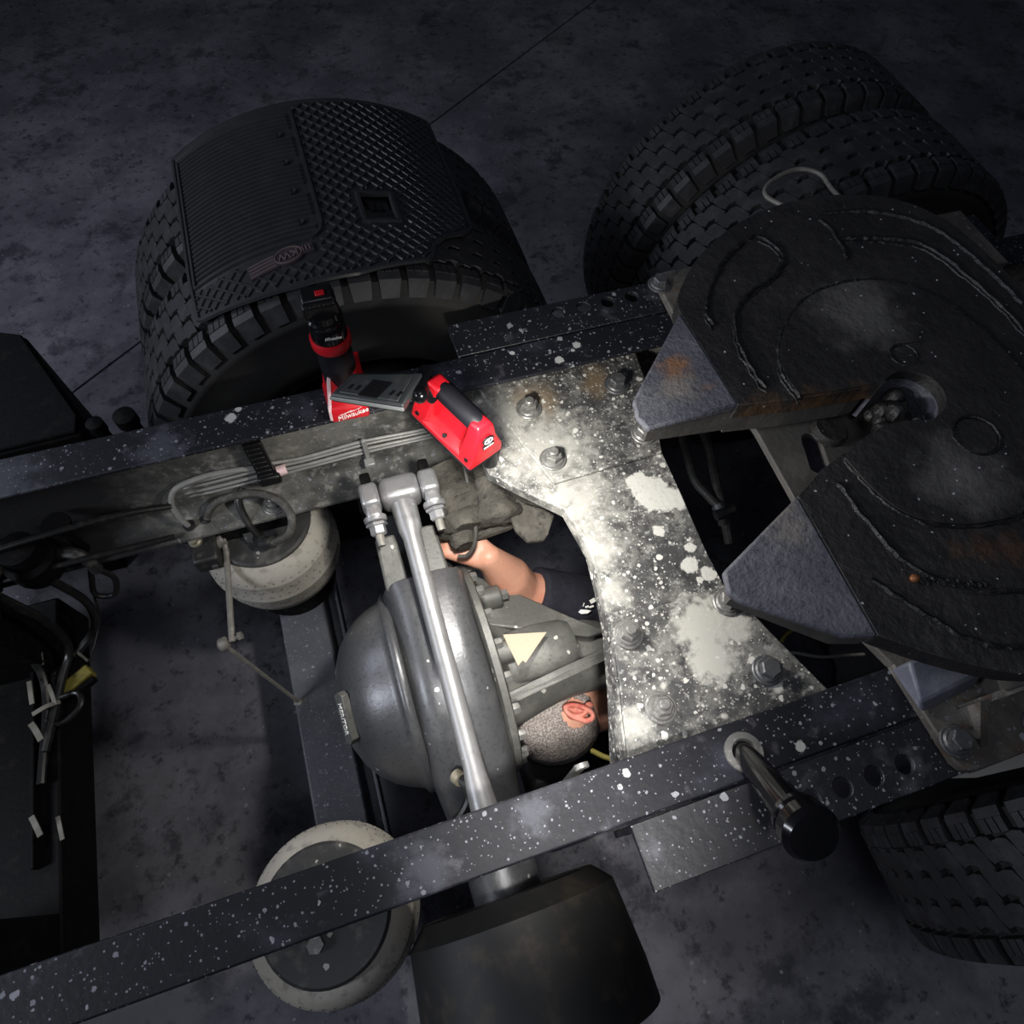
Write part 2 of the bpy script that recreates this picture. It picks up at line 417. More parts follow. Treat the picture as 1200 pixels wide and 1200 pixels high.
def dup(root, loc, label=None):
    r = root.copy(); COL.objects.link(r); r.location = loc
    if label: r['label'] = label
    for ch in list(root.children):
        c = ch.copy(); COL.objects.link(c); c.parent = r
        for g in list(ch.children):
            d = g.copy(); COL.objects.link(d); d.parent = c
    ORG[r.name] = Vector(loc)
    return r


def plate(outline, holes, z0, z1, fn=None):
    """flat plate with real holes, as a builder"""
    cu = bpy.data.curves.new('plate', 'CURVE'); cu.dimensions = '2D'; cu.fill_mode = 'BOTH'
    cu.extrude = (z1 - z0) / 2
    for pl in [outline] + list(holes):
        sp = cu.splines.new('POLY'); sp.points.add(len(pl) - 1)
        for i, p in enumerate(pl): sp.points[i].co = (p[0], p[1], 0, 1)
        sp.use_cyclic_u = True
    ob = bpy.data.objects.new('plate_tmp', cu); COL.objects.link(ob)
    me = bpy.data.meshes.new_from_object(ob.evaluated_get(bpy.context.evaluated_depsgraph_get()))
    b = M(); zm = (z0 + z1) / 2
    fn = fn or (lambda x, y, z: (x, y, z))
    b.add([fn(v.co.x, v.co.y, v.co.z + zm) for v in me.vertices], [tuple(p.vertices) for p in me.polygons])
    bpy.data.objects.remove(ob); bpy.data.curves.remove(cu); bpy.data.meshes.remove(me)
    bm = bmesh.new()
    for v in b.v: bm.verts.new(v)
    bm.verts.ensure_lookup_table()
    for f in b.f:
        try: bm.faces.new([bm.verts[i] for i in f])
        except ValueError: pass
    bmesh.ops.remove_doubles(bm, verts=bm.verts, dist=1e-5)
    bm.verts.index_update()
    b.v = [v.co.copy() for v in bm.verts]; b.f = [tuple(v.index for v in f.verts) for f in bm.faces]
    bm.free()
    return b


def circ(x, y, r, n=20, ph=0.0): return [(x + r * math.cos(ph + 2 * PI * i / n), y + r * math.sin(ph + 2 * PI * i / n)) for i in range(n)]


def rect(x0, y0, x1, y1): return [(x0, y0), (x1, y0), (x1, y1), (x0, y1)]


def text(name, s, size, T, m, parent, shear=0.0, ext=0.0004, xs=1.0):
    cu = bpy.data.curves.new(name, 'FONT'); cu.body = s; cu.size = size; cu.shear = shear; cu.extrude = ext
    cu.align_x = 'CENTER'; cu.align_y = 'CENTER'; cu.resolution_u = 3
    ob = bpy.data.objects.new('text_tmp', cu); COL.objects.link(ob)
    me = bpy.data.meshes.new_from_object(ob.evaluated_get(bpy.context.evaluated_depsgraph_get()))
    b = M().add([T @ Vector((v.co.x * xs, v.co.y, v.co.z)) for v in me.vertices], [tuple(p.vertices) for p in me.polygons])
    bpy.data.objects.remove(ob); bpy.data.curves.remove(cu); bpy.data.meshes.remove(me)
    return obj(name, b, m, parent, smooth=False)


def frame_T(o, x, y):
    x = Vector(x).normalized(); y = Vector(y); y = (y - x * y.dot(x)).normalized(); z = x.cross(y)
    return Matrix(((x.x, y.x, z.x, o[0]), (x.y, y.y, z.y, o[1]), (x.z, y.z, z.z, o[2]), (0, 0, 0, 1)))


# bolts used all over
def bolt_mesh(m, r=0.0165, h=0.016, wr=0.025, stud=0.007):
    b = M()
    b.lathe([(wr * 0.92, 0), (wr, 0.001), (wr, 0.003), (wr * 0.93, 0.0045)], (0, 0, 0), (0, 0, 1), 24)
    b.lathe([(r * 1.22, 0.004), (r * 1.25, 0.006), (r * 1.1, 0.009)], (0, 0, 0), (0, 0, 1), 24)
    b.lathe([(r, 0.006), (r, h + 0.004), (r * 0.86, h + 0.0065)], (0, 0, 0), (0, 0, 1), 6)
    if stud:
        b.lathe([(0.009, h), (0.009, h + 0.006 + stud), (0.007, h + 0.008 + stud)], (0, 0, 0), (0, 0, 1), 12)
    return meshdata('bolt', b, m)


BOLT_L = bolt_mesh('bolt_steel'); BOLT_D = bolt_mesh('bolt_dark', stud=0.0)
BOLT_S = bolt_mesh('bolt_dark', 0.011, 0.012, 0.014, 0.0)

# ------------------------------------------------------------------ floor: two slabs with an open joint between
jp = Vector((-1.09, 1.516)); jd = Vector((0.237, 0.175)).normalized(); jn = Vector((-jd.y, jd.x))
fl = bpy.data.objects.new('floor', None); COL.objects.link(fl); fl['kind'] = 'structure'
for sgn in (1, -1):
    a = jp - jd * 9 + jn * 0.005 * sgn; b_ = jp + jd * 9 + jn * 0.005 * sgn
    poly = [a, b_, b_ + jn * 8 * sgn, a + jn * 8 * sgn]
    o = obj('slab', M().prism([tuple(p) for p in poly], FL - 0.15, FL), 'floor_concrete', fl, smooth=False)
o = obj('subfloor', M().box((0, 0, FL - 0.21), (18, 18, 0.1)), 'plywood_black', fl, smooth=False)

# ------------------------------------------------------------------ frame rails
TH = 0.008


def rail(sgn, label):
    t = thing('frame_rail', label, 'frame rail', (0, 0.417 * sgn, 0.72), 'truck frame rails')
    yo, yi = 0.417 * sgn, 0.34 * sgn
    x0, x1 = -1.75, 1.75
    b = M()
    ya, yb = sorted((yo, yi))
    b.box(((x0 + x1) / 2, (yo + yi) / 2, 1.0 - TH / 2), (x1 - x0, yb - ya, TH))
    obj('top_flange', b, 'rail_paint', t, bevel=0.003)
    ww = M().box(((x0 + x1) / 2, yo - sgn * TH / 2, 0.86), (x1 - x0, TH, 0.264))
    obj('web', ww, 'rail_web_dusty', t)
    bb = M().box(((x0 + x1) / 2, (yo + yi) / 2, 0.724), (x1 - x0, yb - ya, TH))
    # rolled inner corner
    prof = []
    for i in range(7):
        a = PI / 2 * i / 6
        prof.append((yo - sgn * (TH + 0.022 - 0.022 * math.sin(a)), 0.728 + 0.022 - 0.022 * math.cos(a)))
    prof += [(yo - sgn * TH, 0.728)]
    bb.loft([[Vector((x, y, z)) for y, z in prof] for x in (x0, x1)])
    obj('bottom_flange', bb, 'rail_web_dusty', t, bevel=0.0025)
    return t


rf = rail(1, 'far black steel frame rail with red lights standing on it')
rn = rail(-1, 'near black steel frame rail speckled with white paint across the bottom of photo')
# a bolt or two on the far rail lower flange
for x, z in ((-0.50, 0.728),):
    put('bolt', BOLT_L, rf, (x, 0.37, z))


def angle_iron(sgn, label, holes):
    t = thing('angle_bracket', label, 'bracket', (-0.08, 0.42 * sgn, 0.86), 'angle irons along the frame rails')
    ya, yb = 0.421 * sgn, 0.503 * sgn
    out = rect(-0.08, min(ya, yb), 1.15, max(ya, yb))
    hs = [circ(x, y, 0.0135, 18) for x, y in holes]
    obj('top_leg', plate(out, hs, 0.988, 0.998), 'angle_paint', t, bevel=0.0015)
    obj('side_leg', M().box((0.535, (0.421 + 0.005) * sgn, 0.925), (1.23, 0.01, 0.125)), 'angle_paint', t, bevel=0.0015)
    return t


ang_f = angle_iron(1, 'black angle iron with a row of holes along far rail', [(0.141 + 0.0525 * k, 0.476) for k in range(4)])
ang_n = angle_iron(-1, 'black angle iron with a row of holes along near rail', [(0.170 + 0.0505 * k, -0.467) for k in range(4)])

# ------------------------------------------------------------------ crossmember
cm = thing('crossmember', 'dusty bolted steel crossmember plate splashed white between the two rails', 'crossmember', (0.13, 0, 0.8))
far_p = [(-0.052, 0.406), (-0.047, 0.370), (-0.012, 0.245), (0.018, 0.142), (0.236, 0.148), (0.252, 0.205), (0.269, 0.27), (0.285, 0.406)]
mid_p = [(-0.060, 0.395), (-0.090, 0.300), (-0.088, 0.200), (-0.040, 0.148), (0.020, 0.090), (0.034, 0.03), (0.035, 0.0), (0.028, -0.07), (0.018, -0.15), (0.232, -0.15), (0.230, -0.06), (0.236, 0.055), (0.240, 0.16), (0.2, 0.395)]
near_p = [(0.018, -0.132), (-0.005, -0.227), (-0.036, -0.337), (-0.05, -0.406), (0.335, -0.406), (0.301, -0.322), (0.263, -0.222), (0.232, -0.128)]
obj('far_gusset', M().prism(far_p, 0.925, 0.936), 'gusset_steel', cm, bevel=0.0025)
obj('centre_web', M().prism(mid_p, 0.915, 0.928), 'gusset_steel', cm, bevel=0.002)
obj('near_gusset', M().prism(near_p, 0.925, 0.936), 'gusset_steel', cm, bevel=0.0025)
lw = [(-0.060, 0.395), (-0.090, 0.300), (-0.088, 0.200), (-0.038, 0.146), (0.021, 0.088), (0.034, 0.0), (0.026, -0.07), (0.014, -0.14), (-0.008, -0.227), (-0.038, -0.337), (-0.052, -0.40)]
dz = [0.02, 0.02, 0.02, 0.02, 0.022, 0.025, 0.028, 0.032, 0.042, 0.058, 0.065]
fo = [0, 0, 0, 0.0, -0.002, -0.003, -0.004, -0.005, -0.008, -0.014, -0.017]
b = M(); n = len(lw); vs = []; fs = []
for (x, y), d, f in zip(lw, dz, fo):
    vs += [(x, y, 0.9255), (x + f, y, 0.925 - d), (x + f + 0.009, y, 0.925 - d), (x + 0.009, y, 0.9255)]
for i in range(n - 1):
    for j in range(4):
        k = (j + 1) % 4
        fs.append((i * 4 + j, i * 4 + k, i * 4 + 4 + k, i * 4 + 4 + j))
fs += [(0, 1, 2, 3), tuple(4 * n - 4 + q for q in (3, 2, 1, 0))]
obj('left_flange', b.add(vs, fs), 'gusset_steel', cm)
rw = [(0.285, 0.40), (0.264, 0.27), (0.247, 0.205), (0.232, 0.15), (0.231, 0.055), (0.225, -0.06), (0.227, -0.13), (0.258, -0.222), (0.296, -0.322), (0.33, -0.40)]
b = M(); vs = []; fs = []
for x, y in rw: vs += [(x, y, 0.9255), (x, y, 0.80), (x - 0.009, y, 0.80), (x - 0.009, y, 0.9255)]
for i in range(len(rw) - 1):
    for j in range(4):
        k = (j + 1) % 4
        fs.append((i * 4 + j, i * 4 + k, i * 4 + 4 + k, i * 4 + 4 + j))
fs += [(0, 1, 2, 3), tuple(4 * len(rw) - 4 + q for q in (3, 2, 1, 0))]
obj('right_flange', b.add(vs, fs), 'skirt_steel', cm)
for i, (x, y) in enumerate([(0.027, 0.311), (0.212, 0.318), (0.033, 0.19), (0.218, 0.195), (0.038, -0.161), (0.218, -0.158), (0.041, -0.284), (0.227, -0.281)]):
    put('bolt', BOLT_D if i in (1, 7) else BOLT_L, cm, (x, y, 0.936), (0, 0, random.random()))
# little lug poking up beside the near rail
b = M().box((-0.112, -0.328, 0.90), (0.018, 0.006, 0.16)); b.cyl((-0.112, -0.325, 0.975), (-0.112, -0.333, 0.975), 0.011, None, 14)
tag(obj('lifting_lug', b, 'bolt_steel', base=(-0.112, -0.328, 0.82), bevel=0.001), 'small pale steel lug with a hole beside the near rail', 'lug')

# ------------------------------------------------------------------ fifth wheel
FX0, FZ0, FS = 0.1, 1.165, 0.06


def fz(x): return FZ0 + FS * (x - FX0)


def fpt(x, y, h): return (x, y, fz(x) + h)


fw = thing('fifth_wheel', 'greasy black fifth wheel coupling plate with grey ramps and open throat', 'coupling', (0.5, 0, 1.0))
circ_part = [(0.257, 0.262), (0.266, 0.293), (0.322, 0.354), (0.399, 0.404), (0.478, 0.432), (0.562, 0.441), (0.65, 0.428), (0.735, 0.385), (0.787, 0.31), (0.805, 0.213), (0.812, 0.1)]
lowp = [(0.812, -0.1), (0.805, -0.213), (0.787, -0.31), (0.735, -0.385), (0.65, -0.428), (0.562, -0.441), (0.478, -0.432), (0.40, -0.408), (0.327, -0.362), (0.268, -0.314)]
throat = [(0.271, -0.103), (0.323, -0.076), (0.387, -0.055), (0.45, -0.040), (0.485, -0.045)]
arc = [(0.517 + 0.046 * math.cos(a), -0.006 + 0.046 * math.sin(a)) for a in [math.radians(t) for t in range(-120, 136, 15)]]
up = [(0.475, 0.032), (0.452, 0.033), (0.40, 0.040), (0.354, 0.046), (0.262, 0.064)]
outl = circ_part[::-1]          # from front to rear along the far side
smooth_out = [tuple(v)[:2] for v in cr([(x, y, 0) for x, y in circ_part], 3)]
smooth_low = [tuple(v)[:2] for v in cr([(x, y, 0) for x, y in lowp], 3)]
FULL = smooth_out + smooth_low + throat + arc + up
bt = plate(FULL, [], -0.034, 0.0, fpt)
obj('top_plate', bt, 'plate_grease', fw, bevel=0.004, label='greasy black top plate')
# raised centre pad around the throat
padb = [(0.356, 0.050), (0.354, 0.092), (0.369, 0.135), (0.406, 0.182), (0.463, 0.219), (0.519, 0.229), (0.583, 0.221), (0.638, 0.186), (0.671, 0.132), (0.691, 0.064),
        (0.697, -0.03), (0.685, -0.11), (0.65, -0.18), (0.60, -0.212), (0.551, -0.223), (0.508, -0.224), (0.458, -0.214), (0.415, -0.193), (0.386, -0.161), (0.370, -0.117), (0.362, -0.070)]
pad = [tuple(v)[:2] for v in cr([(x, y, 0) for x, y in padb], 3)] + [(0.387, -0.054), (0.45, -0.039), (0.485, -0.044)] + arc + [(0.475, 0.033), (0.452, 0.034), (0.40, 0.041)]
obj('centre_pad', plate(pad, [circ(0.545, 0.066, 0.021), circ(0.561, -0.097, 0.034, 24)], -0.002, 0.005, fpt), 'plate_grease', fw, bevel=0.002)
for (x, y, r) in ((0.545, 0.066, 0.0185), (0.561, -0.097, 0.0305)):
    b = M().prism(circ(x, y, r, 24), -0.004, 0.0035, fpt)
    obj('plug', b, 'plate_grease', fw, bevel=0.001)
for gx, gy, gr, tr_ in ((0.561, -0.097, 0.0335, 0.0028), (0.545, 0.066, 0.0205, 0.0024)):
    obj('grease_ring', M().tube([fpt(gx + (gr + random.uniform(-.0012, .0012)) * math.cos(a), gy + gr * math.sin(a), 0.004) for a in [2 * PI * i / 30 for i in range(30)]], tr_, 6, True), 'grease', fw)


def bead(pts, r=0.004):
    P = cr([fpt(x, y, 0.0) for x, y in pts], 8)
    rr = [r * (0.55 + 0.9 * noise.noise(Vector((p.x * 60, p.y * 60, 3.1))) ** 2 + 0.35 * random.random()) for p in P]
    P = [p + Vector((noise.noise(p * 90) * 0.004, noise.noise(p * 90 + Vector((5, 5, 5))) * 0.004, 0)) for p in P]
    return M().tube(P, rr, 6)


grooves = [
    [(0.296, 0.219), (0.302, 0.258), (0.356, 0.327), (0.415, 0.37), (0.455, 0.38), (0.474, 0.349), (0.471, 0.31), (0.435, 0.283), (0.389, 0.266), (0.343, 0.234), (0.317, 0.172), (0.315, 0.106), (0.318, 0.080)],
    [(0.356, 0.046), (0.354, 0.092), (0.369, 0.135), (0.406, 0.182), (0.463, 0.222), (0.519, 0.232), (0.583, 0.224), (0.640, 0.189), (0.673, 0.135), (0.694, 0.064), (0.697, -0.032)],
    [(0.579, 0.379), (0.585, 0.34), (0.575, 0.28)],
    [(0.585, 0.326), (0.630, 0.315), (0.667, 0.30), (0.716, 0.265), (0.739, 0.195), (0.754, 0.093), (0.75, -0.02)],
    [(0.588, 0.394), (0.659, 0.376), (0.725, 0.334), (0.761, 0.279), (0.781, 0.191), (0.788, 0.101)],
    [(0.362, -0.075), (0.37, -0.117), (0.386, -0.164), (0.415, -0.196), (0.458, -0.217), (0.508, -0.227), (0.551, -0.226), (0.61, -0.21)],
    [(0.334, -0.105), (0.341, -0.175), (0.36, -0.245), (0.405, -0.29), (0.473, -0.32), (0.56, -0.33)],
    [(0.299, -0.245), (0.326, -0.287), (0.353, -0.328), (0.378, -0.358), (0.432, -0.385), (0.52, -0.40)]]
for k, g in enumerate(grooves):
    bb_ = bead(g, 0.0056 if k not in (5,) else 0.0036)
    if k in (0, 1, 3): 
        c = bead([(x - 0.007, y - 0.009) for x, y in g], 0.003); bb_.add(c.v, c.f)
    obj('grease_ridge', bb_, 'grease', fw)
obj('pebble', M().sphere(fpt(0.352, -0.262, 0.004), (0.007, 0.006, 0.005), 10, 7), 'copper', fw)
b = M()
for i in range(26):
    t = i / 25
    b.sphere(fpt(0.36 + 0.075 * t + random.uniform(-.004, .004), -0.268 - 0.03 * t + random.uniform(-.005, .005), 0.002), random.uniform(0.002, 0.0045), 6, 5)
g = obj('grease_crumbs', b, 'grease', fw); g['kind'] = 'stuff'

# ramps
RZ0 = 1.150


def rz(x): return RZ0 + 0.1 * (x - 0.1)


def ramp(poly, label):
    # poly: (x, y, top z, bottom z)
    n = len(poly)
    b = M()
    vs = [(x, y, zb) for x, y, zt, zb in poly] + [(x, y, zt) for x, y, zt, zb in poly]
    fs = [tuple(range(n - 1, -1, -1)), tuple(range(n, 2 * n))] + [(i, (i + 1) % n, n + (i + 1) % n, n + i) for i in range(n)]
    return obj('ramp', b.add(vs, fs), 'ramp_steel', fw, bevel=0.004, label=label)


ramp([(0.257, 0.262, fz(.257) + .001, 1.160), (0.123, 0.132, rz(.123), 1.140), (0.117, 0.100, rz(.117), 1.140), (0.125, 0.076, rz(.12), 1.140), (0.264, 0.064, fz(.264) + .001, 1.160)], 'blue grey ramp with rust spots')
ramp([(0.271, -0.103, fz(.27) + .001, 1.160), (0.268, -0.314, fz(.268) + .001, 1.160), (0.232, -0.301, rz(.24), 1.152), (0.132, -0.216, rz(.13), 1.140), (0.122, -0.20, rz(.12), 1.140), (0.129, -0.170, rz(.13), 1.140)], 'blue grey ramp')
# dark brown edge walls under the ramps
for nm, pa in (('a', [(0.128, 0.079, 1.142, 1.112), (0.262, 0.066, 1.162, 1.108), (0.40, 0.043, 1.15, 1.108)]), ('b', [(0.127, -0.205, 1.141, 1.118), (0.232, -0.297, 1.152, 1.122), (0.268, -0.310, 1.160, 1.128)])):
    b = M()
    d_ = 0.010
    rg = [[Vector((x, y, zt)), Vector((x, y, zb)), Vector((x + 0.004, y + d_, zb)), Vector((x + 0.004, y + d_, zt))] for x, y, zt, zb in pa]
    obj('edge_wall', b.loft(rg), 'skirt_steel', fw)
# skirt under the top plate
sk = M()
ring_o = [fpt(x * 0.985 + 0.008, y * 0.985, -0.030) for x, y in smooth_out + smooth_low]
ring_l = [(p[0], p[1], p[2] - 0.014) for p in ring_o]
n = len(ring_o)
sk.add(ring_o + ring_l, [(i, (i + 1) % n, n + (i + 1) % n, n + i) for i in range(n - 1)])
so = obj('skirt', sk, 'skirt_steel', fw)
md = so.modifiers.new('solid', 'SOLIDIFY'); md.thickness = 0.012
# throat guide walls and the lock housing below
for w in (up[::-1], throat):
    b = M()
    for i in range(len(w) - 1):
        (xa, ya), (xb, yb) = w[i], w[i + 1]
        s_ = 1 if w is not throat else -1
        b.add([fpt(xa, ya + 0.003 * s_, -.03), fpt(xb, yb + 0.003 * s_, -.03), fpt(xb, yb + 0.003 * s_, -0.075), fpt(xa, ya + 0.003 * s_, -0.075),
               fpt(xa, ya + 0.012 * s_, -.03), fpt(xb, yb + 0.012 * s_, -.03), fpt(xb, yb + 0.012 * s_, -0.075), fpt(xa, ya + 0.012 * s_, -0.075)],
              [(0, 1, 2, 3), (7, 6, 5, 4), (0, 4, 5, 1), (3, 2, 6, 7), (0, 3, 7, 4), (1, 5, 6, 2)])
    obj('throat_wall', b, 'plate_grease' if w is throat else 'skirt_steel', fw)
slot = [(0.405 + 0.017 * math.cos(a) + (0.006 if math.sin(a) > 0 else -0.006), -0.002 + 0.02 * math.sin(a) + (0.018 if math.sin(a) > 0 else -0.018)) for a in [2 * PI * i / 20 for i in range(20)]]
obj('lock_housing', plate([(0.325, 0.16), (0.332, 0.063), (0.329, -0.066), (0.322, -0.16), (0.75, -0.16), (0.75, 0.16)], [slot], 1.066, 1.08), 'skirt_steel', fw, bevel=0.002)
obj('lock_jaw', M().lathe([(0.026, 0), (0.030, 0.004), (0.030, 0.014), (0.026, 0.018)], (0.44, 0.024, 1.082), (0.1, 0, 1), 20), 'plate_grease', fw)
b = M()
for i in range(24):
    a = random.uniform(0, 2 * PI); r_ = random.uniform(0.0, 0.036)
    b.sphere((0.515 + r_ * math.cos(a), -0.006 + r_ * math.sin(a), 1.10 + random.uniform(0.02, 0.062)), random.uniform(0.010, 0.018), 8, 6)
gl = obj('grease_lump', b, 'grease', fw)
arcL = [math.radians(t) for t in range(-100, 126, 15)]
obj('throat_liner', M().loft([[Vector((0.517 + r * math.cos(a), -0.006 + r * math.sin(a), z)) for r, z in ((0.0455, 1.10), (0.0455, 1.176), (0.052, 1.178), (0.052, 1.10))] for a in arcL]), 'ramp_steel', fw)
# mounting plates, saddle blocks, ribs
for sgn, lab in ((1, None), (-1, None)):
    y0, y1 = 0.335 * sgn, 0.505 * sgn
    ya, yb = min(y0, y1), max(y0, y1)
    r_ = 0.02
    if sgn > 0:
        po = [(0.345, ya), (1.1, ya), (1.1, yb), (0.375, yb)] + [(0.362, yb - 0.004), (0.352, yb - 0.014)]
    else:
        po = [(0.40, ya), (1.1, ya), (1.1, yb), (0.372, yb), (0.378, ya + 0.02), (0.386, ya + 0.006)]
    obj('mounting_plate', M().prism(po, 1.0, 1.018), 'base_steel', fw, bevel=0.003)
    obj('saddle_post', M().box((0.56, 0.40 * sgn, 1.06), (0.16, 0.05, 0.09)), 'skirt_steel', fw, bevel=0.004)
    b = M()
    b.add([(0.43, 0.42 * sgn, 1.018), (0.53, 0.42 * sgn, 1.018), (0.53, 0.42 * sgn, 1.09), (0.43, 0.43 * sgn, 1.018), (0.53, 0.43 * sgn, 1.018), (0.53, 0.43 * sgn, 1.09)],
          [(0, 1, 2), (5, 4, 3), (0, 3, 4, 1), (1, 4, 5, 2), (2, 5, 3, 0)])
    b.add([(0.425, 0.425 * sgn, 1.018), (0.437, 0.425 * sgn, 1.018), (0.437, 0.48 * sgn, 1.018), (0.425, 0.48 * sgn, 1.018), (0.425, 0.425 * sgn, 1.07), (0.437, 0.425 * sgn, 1.07)],
          [(0, 1, 2, 3), (0, 4, 5, 1), (3, 2, 5, 4), (0, 3, 4), (1, 5, 2)])
    obj('rib', b, 'base_steel', fw)
    put('bolt', BOLT_D, fw, (0.352 if sgn > 0 else 0.395, 0.472 * sgn if sgn > 0 else -0.462, 1.018)).scale = (0.95, 0.95, 0.9)
    put('bolt', BOLT_S, fw, (0.52, 0.475 * sgn, 1.018)).scale = (1.3, 1.3, 1.0)
b = M().add([(0.355, -0.292, 0.995), (0.367, -0.292, 0.995), (0.385, -0.345, 1.0), (0.373, -0.345, 1.0), (0.355, -0.292, 1.03), (0.367, -0.292, 1.03), (0.385, -0.345, 1.02), (0.373, -0.345, 1.02)],
            [(0, 1, 2, 3), (7, 6, 5, 4), (0, 4, 5, 1), (1, 5, 6, 2), (2, 6, 7, 3), (3, 7, 4, 0)])
obj('edge_strip', M().prism([(0.355, -0.29), (0.45, -0.29), (0.45, -0.34), (0.372, -0.34)], 1.0, 1.018), 'base_steel', fw, bevel=0.002)
b = M().add([(0.325, -0.345, 1.052), (0.385, -0.35, 1.052), (0.43, -0.405, 1.052), (0.335, -0.414, 1.052)] + [(0.335, -0.345, 1.09), (0.40, -0.35, 1.09), (0.43, -0.392, 1.09), (0.322, -0.400, 1.078)],
            [(3, 2, 1, 0), (4, 5, 6, 7), (0, 1, 5, 4), (1, 2, 6, 5), (2, 3, 7, 6), (3, 0, 4, 7)])
obj('saddle_block', M().add([v + Vector((0.035, 0.0, -0.03)) for v in b.v], b.f), 'block_blue', fw, bevel=0.005, label='blue grey saddle block')
b = M().add([(0.37, -0.500, 0.984), (0.62, -0.500, 0.984), (0.55, -0.53, 0.984), (0.42, -0.515, 0.984), (0.37, -0.500, 0.978), (0.62, -0.500, 0.978), (0.55, -0.53, 0.978), (0.42, -0.515, 0.978)],
            [(0, 1, 2, 3), (7, 6, 5, 4), (0, 4, 5, 1), (1, 5, 6, 2), (2, 6, 7, 3), (3, 7, 4, 0)])
obj('tie_strip', b, 'pale_strip', fw, label='pale bare metal strip')
# wire hoop of the release handle behind the far edge
hp = cr([(0.655, 0.40, 1.13), (0.635, 0.50, 1.11), (0.612, 0.565, 1.10), (0.632, 0.60, 1.10), (0.69, 0.625, 1.10), (0.73, 0.625, 1.10), (0.757, 0.598, 1.10), (0.75, 0.54, 1.105), (0.735, 0.40, 1.13)], 6)
obj('release_handle', M().tube(hp, 0.0045, 8), 'link_grey', fw, label='bent wire release handle')

# ------------------------------------------------------------------ wheels
R0 = 0.51; XA, ZA = -0.248, 0.571


def make_wheel(label, y0):
    """y0 = near face; width 0.255"""
    w = 0.255
    t = thing('truck_wheel', label, 'wheel', (XA, y0 + w / 2, ZA), 'dual truck wheels')
    yc = y0 + w / 2
    prof = [(0.29, -0.10), (0.30, -0.118), (0.34, -0.128), (0.40, -0.130), (0.44, -0.127), (0.445, -0.129), (0.455, -0.129), (0.46, -0.124), (0.480, -0.116), (0.493, -0.108),
            (0.494, 0.108), (0.48, 0.116), (0.44, 0.127), (0.40, 0.130), (0.34, 0.128), (0.30, 0.118), (0.29, 0.10)]
    b = M().lathe(prof, (XA, yc, ZA), (0, 1, 0), 72, True)
    obj('tire', b, 'sidewall_rubber', t, angle=50)
    tb = M()

    def P(a, y, r): return (XA + r * math.sin(a), yc + y, ZA + r * math.cos(a))

    def block(corners, r0, r1, ins=0.0012):
        # corners: (angle, y) ring
        n = len(corners)
        ca = sum(c[0] for c in corners) / n; cy = sum(c[1] for c in corners) / n
        top = [P(ca + (a - ca) * 0.975, cy + (y - cy) * 0.97, r1) for a, y in corners]
        mid = [P(a, y, r1 - 0.002) for a, y in corners]
        bot = [P(a, y, r0) for a, y in corners]
        vs = bot + mid + top
        fs = [tuple(range(2 * n, 3 * n))]
        for k in range(2):
            fs += [(k * n + i, k * n + (i + 1) % n, (k + 1) * n + (i + 1) % n, (k + 1) * n + i) for i in range(n)]
        tb.add(vs, fs)
    NB = 56; da = 2 * PI / NB
    edges = [-0.070, -0.024, 0.024, 0.070]
    for k in range(NB):
        a0 = k * da
        for ri in range(3):
            ya, yb = edges[ri] + 0.002, edges[ri + 1] - 0.002
            ph = (0.33 * ri) % 1.0 * da
            z = 0.006
            for h in range(2):
                aa = a0 + ph + h * da / 2 + 0.003; ab = aa + da / 2 - 0.0035
                am = (aa + ab) / 2; sk_ = 0.014
                zz = z if h else -z * 0.2
                block([(aa + sk_, ya + zz), (am + sk_ * 0.9, ya + zz + 0.004), (ab + sk_, ya + zz), (ab, (ya + yb) / 2 + 0.003), (ab - sk_, yb + zz * 0.9), (am - sk_, yb + zz + 0.003), (aa - sk_, yb + zz * 0.9), (aa, (ya + yb) / 2 - 0.003)], 0.49, R0)
        # shoulder lugs: wide block wrapping onto the sidewall, with slits
        for sg in (-1, 1):
            if k % 1 == 0:
                aa = a0 + 0.010 + (0.4 * da if sg > 0 else 0); ab = aa + da - 0.028
                for q in range(3):
                    u0 = aa + (ab - aa) * q / 3 + 0.003; u1 = aa + (ab - aa) * (q + 1) / 3 - 0.001
                    block([(u0, sg * 0.076), (u1, sg * 0.076), (u1, sg * 0.100), (u0, sg * 0.100)], 0.49, R0 - 0.0005)
                vs = [P(aa, sg * 0.100, R0 - 0.002), P(ab, sg * 0.100, R0 - 0.002), P(ab, sg * 0.116, R0 - 0.006), P(aa, sg * 0.116, R0 - 0.006),
                      P(ab - 0.006, sg * 0.130, 0.470), P(aa + 0.006, sg * 0.130, 0.470), P(aa, sg * 0.098, 0.47), P(ab, sg * 0.098, 0.47)]
                tb.add(vs, [(0, 1, 2, 3), (3, 2, 4, 5), (0, 3, 5, 6), (1, 7, 4, 2), (0, 6, 7, 1)])
    obj('tread', tb, 'tire_rubber', t, smooth=False)
    rp = [(0.285, -0.11), (0.29, -0.10), (0.275, -0.07), (0.27, 0.05), (0.20, 0.07), (0.10, 0.075), (0.10, 0.085), (0.20, 0.08), (0.28, 0.06), (0.285, -0.07), (0.30, -0.10), (0.295, -0.112)]
    obj('rim', M().lathe(rp, (XA, yc, ZA), (0, 1, 0), 48, True), 'rim_steel', t)
    return t


